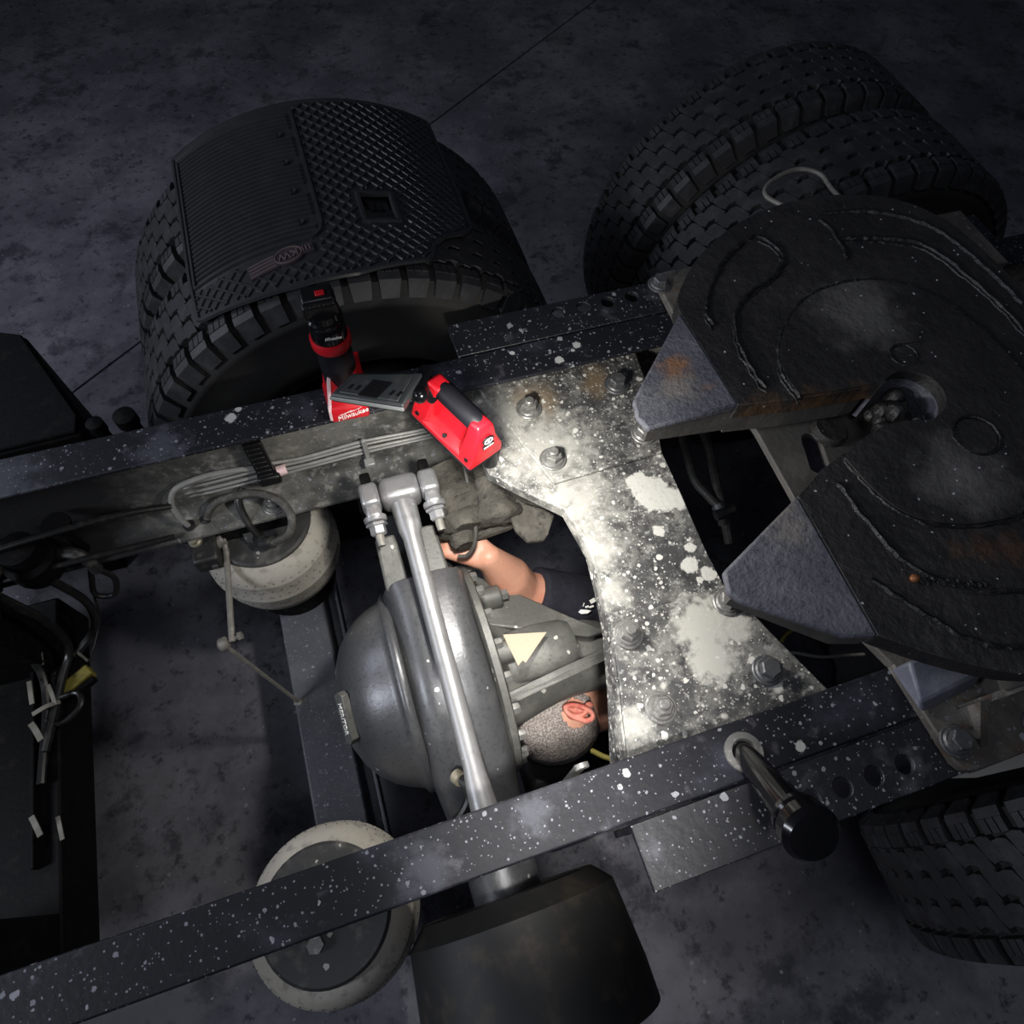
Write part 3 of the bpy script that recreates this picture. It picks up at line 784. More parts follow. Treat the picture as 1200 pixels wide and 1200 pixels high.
w1 = make_wheel('inner black tire beside the far rail, partly under the rubber mat', 0.566)
w2 = dup(w1, (XA, 0.86 + 0.1275, ZA), 'outer black tire farthest from rail, under the left side of rubber mat')
w3 = dup(w1, (1.0, 0.566 + 0.1275, ZA), 'inner dark dual tire just behind the fifth wheel far edge')
w4 = dup(w1, (1.0, 0.86 + 0.1275, ZA), 'outer dark dual tire behind the fifth wheel, farthest from rail')
w5 = dup(w1, (1.0, -0.566 - 0.1275, ZA), 'black tire in deep shadow below the near rail, lower right corner')
b = M().lathe([(0.0, -0.16), (0.16, -0.16), (0.19, -0.13), (0.20, 0.0), (0.20, 0.06), (0.0, 0.06)], (XA, 0.62, ZA), (0, 1, 0), 40)
tag(obj('brake_drum', b, 'rim_steel', base=(XA, 0.62, ZA)), 'dark brake drum inside the rear wheel behind the far rail', 'brake drum')
b = M().lathe([(0.0, 0.16), (0.16, 0.16), (0.19, 0.13), (0.20, 0.0), (0.20, -0.06), (0.0, -0.06)], (XA, -0.62, ZA), (0, 1, 0), 40)
tag(obj('brake_drum', b, 'rim_steel', base=(XA, -0.62, ZA)), 'dark brake drum at the axle end below the near rail', 'brake drum')

# ------------------------------------------------------------------ rubber mat bent over the rear tyres
MR = R0 + 0.004


def mp(u, v, h):
    a = u / MR
    return (XA + (MR + h) * math.sin(a), v, ZA + (MR + h) * math.cos(a))


def v_near(u):
    pts = [(-0.30, 0.640), (-0.282, 0.625), (-0.166, 0.600), (-0.083, 0.589), (0.027, 0.586), (0.165, 0.614), (0.180, 0.632), (0.191, 0.661), (0.223, 0.694), (0.27, 0.717), (0.300, 0.745), (0.308, 0.80)]
    for (a, b_), (c, d) in zip(pts, pts[1:]):
        if u <= c: return b_ + (d - b_) * (u - a) / (c - a)
    return pts[-1][1]


V1 = 1.13; U0, U1 = -0.300, 0.308
HU0, HU1, HV0, HV1 = 0.070, 0.137, 0.722, 0.808
mt = thing('rubber_mat', 'black ribbed rubber floor mat with oval emblem draped over the rear tires', 'mat', (XA, 0.85, ZA + MR))


def solid_quad(b, q, h0, h1):
    vs = [mp(u, v, h0) for u, v in q] + [mp(u, v, h1) for u, v in q]
    b.add(vs, [(3, 2, 1, 0), (4, 5, 6, 7), (0, 1, 5, 4), (1, 2, 6, 5), (2, 3, 7, 6), (3, 0, 4, 7)])


us = sorted(set([round(U0 + 0.0076 * i, 5) for i in range(81)] + [HU0, HU1, 0.180, 0.191]))
us = [u for u in us if U0 <= u <= U1]
b = M()
for a, c in zip(us, us[1:]):
    if a >= HU0 - 1e-6 and c <= HU1 + 1e-6:
        solid_quad(b, [(a, v_near(a)), (c, v_near(c)), (c, HV0), (a, HV0)], 0, 0.004)
        solid_quad(b, [(a, HV1), (c, HV1), (c, V1), (a, V1)], 0, 0.004)
    else:
        solid_quad(b, [(a, v_near(a)), (c, v_near(c)), (c, V1), (a, V1)], 0, 0.004)
obj('mat_sheet', b, 'mat_rubber', mt, smooth=False)


def strip(b, pts, w, h0=0.003, h1=0.008, closed=False):
    n = len(pts)
    rings = []
    for i in range(n):
        if closed: p, q = pts[i - 1], pts[(i + 1) % n]
        else: p, q = pts[max(i - 1, 0)], pts[min(i + 1, n - 1)]
        d = Vector((q[0] - p[0], q[1] - p[1])); d = d.normalized() if d.length > 0 else Vector((1, 0))
        nn = Vector((-d.y, d.x)) * w / 2
        u, v = pts[i]
        rings.append([mp(u + nn.x, v + nn.y, h0), mp(u + nn.x * .6, v + nn.y * .6, h1), mp(u - nn.x * .6, v - nn.y * .6, h1), mp(u - nn.x, v - nn.y, h0)])
    b.loft(rings, True, closed)


bor = [(U0, V1), (U0, 0.90), (U0, 0.75)] + [(u, v_near(u)) for u in us[1:]] + [(U1, 0.9), (U1, V1)]
den = []
for p, q in zip(bor, bor[1:]):
    den.append(p)
b = M(); strip(b, den + [bor[-1]], 0.011); strip(b, [(U0 + (U1 - U0) * i / 40, V1) for i in range(41)], 0.011)
obj('mat_border', b, 'mat_rubber', mt)
# ribbed field, upper left, framed
RU0, RU1, RV0, RV1 = -0.288, -0.012, 0.712, 1.105
b = M()
fr = [(RU0, RV1), (RU0, RV0 + .02), (RU0, RV0)] + [(RU0 + (RU1 - RU0 - 0.03) * i / 24, RV0 - 0.012 * i / 24) for i in range(1, 25)] + [(RU1 - 0.018, RV0 - 0.008), (RU1 - 0.006, RV0 + 0.004), (RU1, RV0 + 0.025)] + [(RU1, RV0 + 0.1), (RU1, RV1)]
strip(b, fr, 0.009, 0.003, 0.009)
obj('rib_frame', b, 'mat_rubber', mt)
for i in range(29):
    v = RV0 + 0.016 + i * 0.0132
    b = M()
    end = RU1 - 0.012 - (0.028 if i % 7 in (2, 3) else 0.0)
    pts = [(RU0 + 0.008 + (end - RU0 - 0.008) * k / 22, v - 0.012 * k / 22) for k in range(23)]
    strip(b, pts, 0.0085, 0.003, 0.0095)
    if i % 7 == 2:
        strip(b, [(end + 0.010 * math.sin(a), v - 0.012 + 0.0066 - 0.0066 * math.cos(a)) for a in [PI * q / 8 for q in range(9)]], 0.005, 0.003, 0.009)
    obj('rib', b, 'mat_rubber', mt)
# hole frame
b = M(); strip(b, [(HU0, HV0), ((HU0 + HU1) / 2, HV0), (HU1, HV0), (HU1, (HV0 + HV1) / 2), (HU1, HV1), ((HU0 + HU1) / 2, HV1), (HU0, HV1), (HU0, (HV0 + HV1) / 2)], 0.012, 0.0, 0.010, True)
obj('hole_frame', b, 'mat_rubber', mt)


# diamond lattice
EC = (-0.098, 0.668)                       # emblem centre


def in_lat(u, v):
    if u < U0 + 0.008 or u > U1 - 0.008 or v < v_near(u) + 0.008 or v > V1 - 0.006: return False
    if u < RU1 + 0.006 and v > RV0 - 0.014: return False
    if HU0 - 0.01 < u < HU1 + 0.01 and HV0 - 0.01 < v < HV1 + 0.01: return False
    du, dv = u - EC[0], v - EC[1]
    if abs(du) < 0.072 and abs(dv - 0.0 * du) < 0.024: return False
    return True


b = M(); sp = 0.0215
for sl, w_ in ((1.05, 0.0062), (-1.05, 0.0062)):
    for k in range(-60, 61):
        c = 0.86 + k * sp * 1.45
        seg = []
        for q in range(0, 160):
            u = U0 + (U1 - U0) * q / 159
            v = c + sl * u
            if 0.55 < v < 1.2 and in_lat(u, v): seg.append((u, v))
            else:
                if len(seg) > 2: strip(b, seg[::2] if len(seg) > 6 else seg, w_, 0.003, 0.0075)
                seg = []
        if len(seg) > 2: strip(b, seg[::2], w_, 0.003, 0.0075)
lat = obj('diamond_lattice', b, 'mat_rubber', mt); lat['kind'] = 'stuff'


# emblem: ringed oval, stripes at one side, short bars at the other
def em(du, dv, h):
    ca, sa = math.cos(0.10), math.sin(0.10)
    return mp(EC[0] + du * ca - dv * sa, EC[1] + du * sa + dv * ca, h)


b = M()
o1 = [(0.031 * math.cos(a) + 0.012, 0.023 * math.sin(a)) for a in [2 * PI * i / 32 for i in range(32)]]
for q in (o1, rect(-0.068, -0.0185, -0.010, 0.0155), rect(0.036, -0.011, 0.060, 0.012)):
    n = len(q)
    vs = [em(x, y, 0.003) for x, y in q] + [em(x, y, 0.0085) for x, y in q]
    b.add(vs, [tuple(range(n, 2 * n))] + [(i, (i + 1) % n, n + (i + 1) % n, n + i) for i in range(n)])
eb = obj('emblem', b, 'emblem_base', mt, smooth=False, label='oval emblem with stripes')


def estrip(b, pts, w, closed=False):
    n = len(pts); rings = []
    for i in range(n):
        p, q = (pts[i - 1], pts[(i + 1) % n]) if closed else (pts[max(i - 1, 0)], pts[min(i + 1, n - 1)])
        d = Vector((q[0] - p[0], q[1] - p[1])).normalized(); nn = Vector((-d.y, d.x)) * w / 2
        u, v = pts[i]
        rings.append([em(u + nn.x, v + nn.y, 0.008), em(u + nn.x * .7, v + nn.y * .7, 0.0100), em(u - nn.x * .7, v - nn.y * .7, 0.0100), em(u - nn.x, v - nn.y, 0.008)])
    b.loft(rings, True, closed)


b = M()
estrip(b, [(0.026 * math.cos(a) + 0.012, 0.0185 * math.sin(a)) for a in [2 * PI * i / 32 for i in range(32)]], 0.0022, True)
for v in (-0.0145, -0.0055, 0.0035, 0.0125): estrip(b, [(-0.067, v), (-0.04, v), (-0.014, v * 0.9)], 0.0022)
for u in (0.041, 0.0475, 0.054):
    estrip(b, [(u, -0.005), (u, 0.0), (u, 0.007)], 0.0026)
obj('emblem_line', b, 'emblem_print', eb)
aE = (EC[0] + 0.012) / MR
Tn = frame_T(em(0.012, 0.0, 0.0090), (-math.cos(aE), -0.10, math.sin(aE)), (0, -1, 0))
text('emblem_letters', 'KW', 0.024, Tn, 'emblem_print', eb, ext=0.0008)

# ------------------------------------------------------------------ rear axle
ax = thing('rear_axle', 'grey cast rear axle housing with domed cover and pinion nose between rails', 'axle', (XA, 0, ZA))
secs = [(0.46, .062, .062, 0, 2.0), (0.30, .066, .070, 0, 2.2), (0.20, .072, .105, .01, 2.6), (0.128, .080, .145, .018, 3.4), (0.114, .085, .180, .016, 4.5), (0.106, .088, .197, .012, 4.5), (0.06, .087, .205, .008, 4.0), (0.0, .087, .215, 0, 4.0), (-0.06, .087, .215, 0, 4.0),
        (-0.12, .087, .205, 0, 4.0), (-0.18, .086, .18, 0, 3.6), (-0.24, .082, .14, 0, 3.0), (-0.30, .074, .095, 0, 2.4), (-0.36, .066, .07, 0, 2.1), (-0.52, .062, .062, 0, 2.0)]
rings = []
for y, hx, hz, dzc, e in secs:
    r = []
    for j in range(40):
        a = 2 * PI * j / 40; c, s_ = math.cos(a), math.sin(a)
        r.append(Vector((XA + hx * math.copysign(abs(c) ** (2 / e), c), y, ZA + dzc + hz * math.copysign(abs(s_) ** (2 / e), s_))))
    rings.append(r)
obj('housing', M().loft(rings), 'cast_grey', ax, angle=40)
CY = -0.045
bowl = [(0.200, -0.075), (0.205, -0.080), (0.205, -0.090), (0.200, -0.095), (0.193, -0.099), (0.189, -0.108), (0.181, -0.128), (0.168, -0.152), (0.148, -0.176), (0.118, -0.198), (0.085, -0.213), (0.050, -0.221), (0.02, -0.2245), (0.0, -0.225)]
obj('cover_bowl', M().lathe(bowl, (XA, CY, ZA), (1, 0, 0), 64), 'cast_grey', ax, angle=50)
# cast maker's plate on the bowl
dN = Vector((-0.93, -0.10, 0.36)).normalized()
tgc = Vector((-0.4535, -0.092, 0.686))
Tt = frame_T(tgc, Vector((0.0, -0.92, -0.39)), Vector((0.593, -0.31, 0.736)))
b = M().prism([(-0.045, -0.012), (0.044, -0.012), (0.050, 0.0), (0.040, 0.014), (-0.042, 0.014), (-0.050, 0.004)], -0.012, 0.003, None, Tt)
pb = obj('maker_plate', b, 'carrier_grey', ax, bevel=0.0015, label='small cast name plate on the bowl')
text('plate_letters', 'MERITOR', 0.0145, Tt @ Matrix.Translation((0, 0.001, 0.0036)), 'white_print', pb, ext=0.001)
# carrier flange with its bolts
obj('carrier_flange', M().lathe([(0.0, 0.075), (0.205, 0.075), (0.216, 0.079), (0.216, 0.091), (0.211, 0.094), (0.0, 0.094)], (XA, CY, ZA), (1, 0, 0), 64), 'carrier_grey', ax, angle=40)
HB = M().lathe([(0.011, 0), (0.011, 0.012), (0.009, 0.015)], (0, 0, 0), (1, 0, 0), 6)
HBm = meshdata('flange_bolt', HB, 'bolt_steel')
for k in range(20):
    a = 2 * PI * (k + 0.3) / 20
    put('flange_bolt', HBm, ax, (XA + 0.093, CY + 0.198 * math.cos(a), ZA + 0.198 * math.sin(a)))
# studs that hold the torque rod bracket, along the top edge
for y, z in ((0.142, 0.665), (0.158, 0.63)):
    obj('flange_bolt', M().cyl((-0.175, y, z), (-0.13, y, z), 0.010, None, 6), 'bolt_steel', ax)
for y, z in ((0.068, 0.655), (-0.055, 0.672)):
    b = M().lathe([(0.022, 0), (0.024, 0.004), (0.024, 0.048), (0.021, 0.052)], (-0.152, y, z), (1, 0, -0.1), 20)
    obj('boss', b, 'carrier_grey', ax)
    obj('boss_bolt', M().lathe([(0.012, 0), (0.012, 0.016), (0.009, 0.018)], (-0.101, y, z - 0.005), (1, 0, -0.1), 6), 'bolt_steel', ax)
NY = -0.085
nose = [(0.0, 0.085), (0.150, 0.09), (0.140, 0.10), (0.124, 0.13), (0.108, 0.17), (0.094, 0.21), (0.084, 0.25), (0.080, 0.285), (0.078, 0.32), (0.072, 0.345), (0.060, 0.36), (0.0, 0.36)]
rr_ = []
for i, (r, h) in enumerate(nose):
    yc_ = CY + (NY - CY) * min(1, (h - 0.085) / 0.25); zc_ = ZA - 0.01 - 0.02 * min(1, (h - 0.085) / 0.25)
    rr_.append([Vector((XA + h, yc_ + max(r, 1e-4) * math.cos(a), zc_ + 0.78 * max(r, 1e-4) * math.sin(a))) for a in [2 * PI * j / 40 for j in range(40)]])
obj('pinion_nose', M().loft(rr_), 'carrier_grey', ax, angle=45)


def slab3(poly, th):
    P = [Vector(p) for p in poly]; nrm = (P[1] - P[0]).cross(P[2] - P[0]).normalized() * th
    n = len(P)
    return M().add(P + [p + nrm for p in P], [tuple(range(n - 1, -1, -1)), tuple(range(n, 2 * n))] + [(i, (i + 1) % n, n + (i + 1) % n, n + i) for i in range(n)])


obj('gusset_rib', slab3([(-0.16, 0.155, 0.64), (-0.16, 0.02, 0.655), (0.05, -0.065, 0.635), (0.100, -0.062, 0.615), (0.04, -0.015, 0.62)], -0.016), 'carrier_grey', ax, bevel=0.004)
obj('gusset_rib', slab3([(-0.16, -0.143, 0.650), (0.02, -0.119, 0.640), (0.072, -0.110, 0.628), (0.072, -0.098, 0.630), (0.0, -0.108, 0.643), (-0.16, -0.131, 0.653)], -0.012), 'carrier_grey', ax, bevel=0.004)
b = M().loft([[Vector((x, -0.062 + ry * math.cos(a), z + rz_ * math.sin(a))) for a in [2 * PI * j / 24 for j in range(24)]] for x, ry, rz_, z in ((-0.13, 0.055, 0.03, 0.635), (-0.06, 0.055, 0.036, 0.635), (0.0, 0.050, 0.036, 0.63), (0.018, 0.042, 0.03, 0.625))])
obj('lube_hump', b, 'carrier_grey', ax, angle=50)
obj('pinion_yoke', M().lathe([(0.05, 0), (0.058, 0.01), (0.058, 0.05), (0.035, 0.06), (0.03, 0.16), (0.03, 0.5), (0.0, 0.5)], (0.11, NY, ZA - 0.03), (1, 0, 0.02), 24), 'carrier_grey', ax)
# torque rod towers on the housing
for x0, x1 in ((-0.318, -0.278), (-0.232, -0.198)):
    b = M().add([(x0, 0.095, 0.70), (x1, 0.095, 0.70), (x1, 0.21, 0.70), (x0, 0.21, 0.70), (x0 - 0.004, 0.098, 0.765), (x1 + 0.004, 0.098, 0.765), (x1, 0.205, 0.785), (x0, 0.205, 0.785)],
                [(3, 2, 1, 0), (4, 5, 6, 7), (0, 1, 5, 4), (1, 2, 6, 5), (2, 3, 7, 6), (3, 0, 4, 7)])
    obj('rod_tower', b, 'carrier_grey', ax, bevel=0.006)
# tag of card clipped on the nose
cp = slab3([(-0.125, -0.027, 0.692), (-0.040, -0.047, 0.690), (-0.100, -0.094, 0.693), (-0.104, -0.088, 0.693), (-0.116, -0.096, 0.695)], 0.0025)
tag(obj('paper_tag', cp, 'card', base=(-0.1, -0.05, 0.685)), 'tan triangular card tag lying on the pinion housing', 'tag')

# ------------------------------------------------------------------ torque rod
tr = thing('torque_rod', 'silver torque rod running across the axle housing to the near rail', 'rod', (-0.25, 0.25, 0.80))
obj('rod_shaft', M().tube([(-0.247, 0.245, 0.815), (-0.247, 0.19, 0.813), (-0.248, 0.17, 0.812), (-0.253, -0.26, 0.80), (-0.254, -0.29, 0.80), (-0.254, -0.35, 0.80)], [0.026, 0.023, 0.0175, 0.0175, 0.0205, 0.024], 24), 'rod_silver', tr)
b = M().box((-0.247, 0.270, 0.822), (0.080, 0.056, 0.062)); obj('rod_eye', b, 'rod_silver', tr, bevel=0.016, segs=4)
b = M().lathe([(0.034, -0.045), (0.036, -0.04), (0.036, 0.04), (0.034, 0.045)], (-0.254, -0.37, 0.79), (1, 0, 0), 28); obj('rod_eye', b, 'rod_silver', tr)
for x in (-0.306, -0.190):
    b = M().box((x, 0.262, 0.838), (0.036, 0.050, 0.05)); b.box((x, 0.228, 0.832), (0.030, 0.03, 0.040))
    pe = obj('pin_end', b, 'rod_silver', tr, bevel=0.009, segs=3)
    obj('nut', M().lathe([(0.019, 0), (0.021, 0.003), (0.021, 0.006), (0.0155, 0.008), (0.0155, 0.022), (0.013, 0.025)], (x, 0.213, 0.828), (0, -1, -0.25), 6), 'rod_silver', pe)
    obj('stud', M().cyl((x, 0.20, 0.825), (x, 0.168, 0.817), 0.009, 0.008, 12), 'link_grey', pe)
    obj('collar', M().lathe([(0.020, 0), (0.022, 0.002), (0.022, 0.010), (0.020, 0.012)], (x, 0.226, 0.831), (0, -1, -0.25), 18), 'rod_silver', pe)
# frame bracket behind the rod's eye
tag(obj('rod_bracket', M().box((-0.25, 0.355, 0.690), (0.17, 0.09, 0.05)).box((-0.306, 0.305, 0.76), (0.02, 0.03, 0.17)).box((-0.190, 0.305, 0.76), (0.02, 0.03, 0.17)), 'dark_metal', base=(-0.25, 0.345, 0.62), bevel=0.004), 'dark bracket under the far rail behind the silver rod end', 'bracket')
# brake hose elbow near the near rail
hz_ = M().tube(cr([(-0.280, -0.262, 0.752), (-0.270, -0.278, 0.757), (-0.272, -0.300, 0.748), (-0.290, -0.318, 0.735), (-0.31, -0.328, 0.72)], 6), 0.0095, 10)
h1 = thing('elbow_hose', 'short black ribbed elbow hose at the foot of the silver rod', 'hose', (-0.28, -0.3, 0.72))
obj('hose_body', hz_, 'hose_black', h1)
obj('fitting', M().cyl((-0.284, -0.258, 0.748), (-0.277, -0.268, 0.756), 0.013, None, 12), 'brass', h1)

# ------------------------------------------------------------------ air springs and the cross beam below them
asp = thing('air_spring', 'dusty beige air spring bag under the far rail with a black lid', 'air spring', (-0.55, 0.385, 0.42), 'air suspension springs')
AX, AY = -0.55, 0.385
prof = [(0.085, 0.45), (0.12, 0.452), (0.138, 0.475), (0.146, 0.51), (0.1475, 0.545), (0.1485, 0.548), (0.1485, 0.551), (0.1475, 0.554), (0.146, 0.58), (0.1415, 0.603), (0.142, 0.606), (0.141, 0.609), (0.134, 0.628), (0.120, 0.644), (0.104, 0.652), (0.09, 0.652)]
obj('bellows', M().lathe(prof, (AX, AY, 0), (0, 0, 1), 64, True), 'spring_rubber', asp, angle=60)
b = M()
for z, r in ((0.530, 0.1475), (0.570, 0.1472), (0.592, 0.1442), (0.618, 0.1385), (0.50, 0.1447)):
    for k in range(46):
        a = 2 * PI * (k + (0.5 if z in (0.570, 0.618) else 0)) / 46
        b.sphere((AX + r * math.cos(a), AY + r * math.sin(a), z), 0.0014, 5, 4)
nb = obj('mould_nibs', b, 'spring_lid', asp); nb['kind'] = 'stuff'
obj('lid', M().lathe([(0.0, 0.64), (0.106, 0.64), (0.109, 0.645), (0.109, 0.658), (0.104, 0.663), (0.03, 0.666), (0.0, 0.666)], (AX, AY, 0), (0, 0, 1), 48), 'spring_lid', asp)
obj('piston', M().lathe([(0.0, 0.34), (0.105, 0.34), (0.10, 0.36), (0.088, 0.44), (0.092, 0.47), (0.0, 0.47)], (AX, AY, 0), (0, 0, 1), 40), 'dark_metal', asp)
obj('stud', M().cyl((AX - 0.02, AY - 0.04, 0.66), (AX - 0.02, AY - 0.04, 0.68), 0.014, None, 6), 'bolt_steel', asp)
asn = dup(asp, (-0.55, -0.388, 0.42), 'dusty beige air spring bag under the near rail at bottom edge of photo')
tag(obj('spring_perch', M().box((-0.55, 0.382, 0.693), (0.15, 0.066, 0.052)), 'dark_metal', base=(-0.55, 0.382, 0.667), bevel=0.003), 'dark steel perch between far rail and lid of beige air spring', 'bracket')

bm_ = thing('cross_beam', 'dark painted cross beam joining the two air springs above the floor', 'beam', (-0.55, 0, 0.28))
obj('beam_top', M().box((-0.548, 0, 0.332), (0.112, 1.02, 0.016)), 'beam_paint', bm_, bevel=0.005)
obj('beam_wall', M().box((-0.596, 0, 0.26), (0.012, 1.02, 0.14)), 'beam_paint', bm_, bevel=0.003)
obj('beam_wall', M().box((-0.500, 0, 0.26), (0.012, 1.02, 0.14)), 'beam_paint', bm_, bevel=0.003)
obj('beam_lip', M().box((-0.470, 0.0, 0.29), (0.030, 1.02, 0.012)), 'beam_paint', bm_, bevel=0.003)
obj('beam_lip', M().box((-0.458, 0.0, 0.315), (0.008, 1.02, 0.05)), 'beam_paint', bm_, bevel=0.002)

# ------------------------------------------------------------------ height control valve with its linkage
hv = thing('height_valve', 'black levelling valve with brass fittings at rear of far air spring', 'valve', (-0.655, 0.35, 0.64))
obj('valve_body', M().box((-0.660, 0.335, 0.672), (0.052, 0.072, 0.05)), 'valve_black', hv, bevel=0.006)
obj('mounting_bracket', M().box((-0.690, 0.385, 0.70), (0.05, 0.07, 0.006)).box((-0.685, 0.40, 0.715), (0.035, 0.006, 0.03)), 'valve_black', hv, bevel=0.002)
obj('elbow', M().tube(cr([(-0.668, 0.362, 0.69), (-0.671, 0.366, 0.715), (-0.672, 0.372, 0.735)], 4), 0.012, 12).cyl((-0.668, 0.35, 0.692), (-0.669, 0.362, 0.70), 0.016, None, 12), 'valve_black', hv)
obj('fitting', M().lathe([(0.013, 0), (0.013, 0.012), (0.010, 0.014), (0.010, 0.022), (0.014, 0.023), (0.014, 0.034)], (-0.652, 0.366, 0.708), (1, 0.25, 0.1), 12), 'brass', hv)
obj('fitting', M().lathe([(0.013, 0), (0.013, 0.008), (0.009, 0.012), (0.009, 0.02)], (-0.672, 0.348, 0.697), (-0.1, -0.2, 1), 12), 'brass', hv)
obj('pivot', M().cyl((-0.640, 0.345, 0.675), (-0.622, 0.35, 0.678), 0.014, None, 14), 'link_grey', hv)
obj('screw', M().cyl((-0.650, 0.300, 0.665), (-0.650, 0.296, 0.665), 0.007, None, 12), 'bolt_dark', hv)
lk = thing('valve_linkage', 'thin bent grey lever and link hanging from the levelling valve', 'linkage', (-0.63, 0.2, 0.36))
obj('lever', M().tube(cr([(-0.625, 0.367, 0.683), (-0.624, 0.335, 0.672), (-0.626, 0.315, 0.662), (-0.634, 0.22, 0.655), (-0.640, 0.150, 0.65), (-0.641, 0.132, 0.648)], 5), [0.0065] * 26, 10), 'link_grey', lk)
obj('ball_joint', M().lathe([(0.009, -0.012), (0.014, -0.008), (0.014, 0.004), (0.009, 0.008)], (-0.657, 0.134, 0.645), (1, 0.1, 0.15), 14).cyl((-0.665, 0.133, 0.643), (-0.622, 0.139, 0.652), 0.0045, None, 10).lathe([(0.009, 0), (0.009, 0.008)], (-0.628, 0.138, 0.651), (1, 0.1, 0.15), 6), 'link_grey', lk)
obj('link', M().cyl((-0.655, 0.128, 0.640), (-0.593, 0.065, 0.335), 0.0042, None, 10), 'link_grey', lk)
obj('link_end', M().sphere((-0.592, 0.064, 0.335), (0.010, 0.010, 0.008), 10, 7).box((-0.590, 0.066, 0.338), (0.03, 0.012, 0.004)), 'link_grey', lk)

# hoses around the valve and the wires along the rail
def hose(name, label, pts, r, m, cat='hose', fit=None, k=8, group=None):
    t = thing(name, label, cat, pts[0], group)
    obj('hose_body', M().tube(cr(pts, k), r, 10), m, t)
    for (a, c, rr2, m2) in (fit or []): obj('fitting', M().cyl(a, c, rr2, None, 12), m2, t)
    return t


hose('air_hose', 'thick black hose looping over the lid of far air spring', [(-0.645, 0.372, 0.715), (-0.625, 0.386, 0.745), (-0.590, 0.390, 0.765), (-0.528, 0.380, 0.775), (-0.484, 0.352, 0.770), (-0.468, 0.316, 0.755), (-0.482, 0.292, 0.735), (-0.512, 0.294, 0.712), (-0.538, 0.306, 0.693)], 0.0085, 'hose_dusty',
     fit=[((-0.520, 0.298, 0.706), (-0.545, 0.311, 0.688), 0.013, 'valve_black'), ((-0.648, 0.368, 0.708), (-0.636, 0.378, 0.728), 0.012, 'valve_black')])
hose('air_hose', 'short thin black hose curving down inside the bigger hose loop', [(-0.548, 0.398, 0.775), (-0.560, 0.385, 0.765), (-0.563, 0.365, 0.745), (-0.556, 0.338, 0.72), (-0.545, 0.318, 0.693), (-0.543, 0.312, 0.668)], 0.0075, 'hose_black',
     fit=[((-0.548, 0.325, 0.70), (-0.542, 0.312, 0.67), 0.012, 'valve_black')])
hose('braided_line', 'braided grey air line arching from the valve up to the far rail', [(-0.671, 0.366, 0.733), (-0.676, 0.370, 0.760), (-0.678, 0.385, 0.80), (-0.655, 0.393, 0.835), (-0.60, 0.397, 0.846), (-0.55, 0.398, 0.842), (-0.49, 0.397, 0.832)], 0.0055, 'wire_grey')
for i, (z0, lab) in enumerate(((0.838, 'top wire running along the far rail web'), (0.824, 'second wire from top along the far rail web'), (0.806, 'third wire from top along the far rail web'), (0.792, 'lowest wire along the far rail web'))):
    pts = [(-0.66, 0.413, z0 - 0.022), (-0.60, 0.402, z0 - 0.010), (-0.49, 0.399, z0 - 0.003), (-0.41, 0.399, z0 - 0.010 + 0.003 * i), (-0.29, 0.400, z0 - 0.004 + 0.002 * i), (-0.18, 0.4, z0 - 0.012 + 0.004 * i), (-0.05, 0.402, z0 - 0.016 + 0.003 * i)]
    hose('wire', 'grey ' + lab, pts, 0.0030 if i % 2 else 0.0036, 'wire_grey', 'wire', None, 6, 'wires on the far rail web')
ct = thing('cable_clamp', 'small light clip holding the wires on far rail web', 'clip', (-0.29, 0.395, 0.80))
obj('strap', M().box((-0.290, 0.392, 0.812), (0.010, 0.008, 0.075)), 'wire_grey', ct, bevel=0.002)
obj('clip_foot', M().box((-0.289, 0.384, 0.776), (0.022, 0.02, 0.014)), 'wire_grey', ct, bevel=0.003)
cl = thing('strap_clamp', 'black toothed strap hanging from far rail with a pink ring', 'strap', (-0.487, 0.385, 0.80))
b = M().box((-0.487, 0.385, 0.875), (0.034, 0.014, 0.115))
for k in range(7): b.box((-0.487, 0.377, 0.83 + 0.015 * k), (0.026, 0.006, 0.007))
obj('strap', b, 'black_plastic', cl, bevel=0.002)
obj('buckle', M().box((-0.485, 0.378, 0.818), (0.044, 0.024, 0.026)), 'black_plastic', cl, bevel=0.005)
obj('ring', M().cyl((-0.468, 0.385, 0.822), (-0.450, 0.387, 0.822), 0.011, None, 16), 'pink_ring', cl, label='pale pink ring')

# ------------------------------------------------------------------ muddy lump beside the rod end and the bracket plate next to it
ml = thing('brake_chamber', 'mud-caked brown brake chamber beside the silver rod end, under red lamp', 'brake chamber', (-0.11, 0.24, 0.70))
def lump(b, amp, fr):
    out = M(); out.f = b.f
    out.v = [v + Vector((noise.noise(v * fr), noise.noise(v * fr + Vector((9, 1, 4))), noise.noise(v * fr + Vector((2, 8, 1))))) * amp for v in b.v]
    return out
b = M().lathe([(0.0, 0), (0.050, 0.0), (0.058, 0.01), (0.06, 0.03), (0.052, 0.036), (0.052, 0.05), (0.062, 0.056), (0.062, 0.075), (0.054, 0.085), (0.054, 0.14), (0.0, 0.15)], (-0.135, 0.175, 0.765), (-0.05, 1, 0.1), 40)
obj('chamber_body', lump(b, 0.008, 28), 'mud', ml, angle=60)
b = M().lathe([(0.0, 0), (0.02, 0.0), (0.026, 0.012), (0.028, 0.03), (0.0, 0.04)], (-0.150, 0.148, 0.76), (-0.05, 1, 0.1), 24)
obj('cap', lump(b, 0.004, 40), 'mud', ml, angle=60)
b = M().lathe([(0.0, 0), (0.040, 0.0), (0.047, 0.01), (0.047, 0.03), (0.04, 0.036), (0.04, 0.09), (0.0, 0.1)], (-0.070, 0.165, 0.79), (0.1, 1, 0.15), 36)
obj('chamber_body', lump(b, 0.009, 30), 'mud', ml, angle=60)
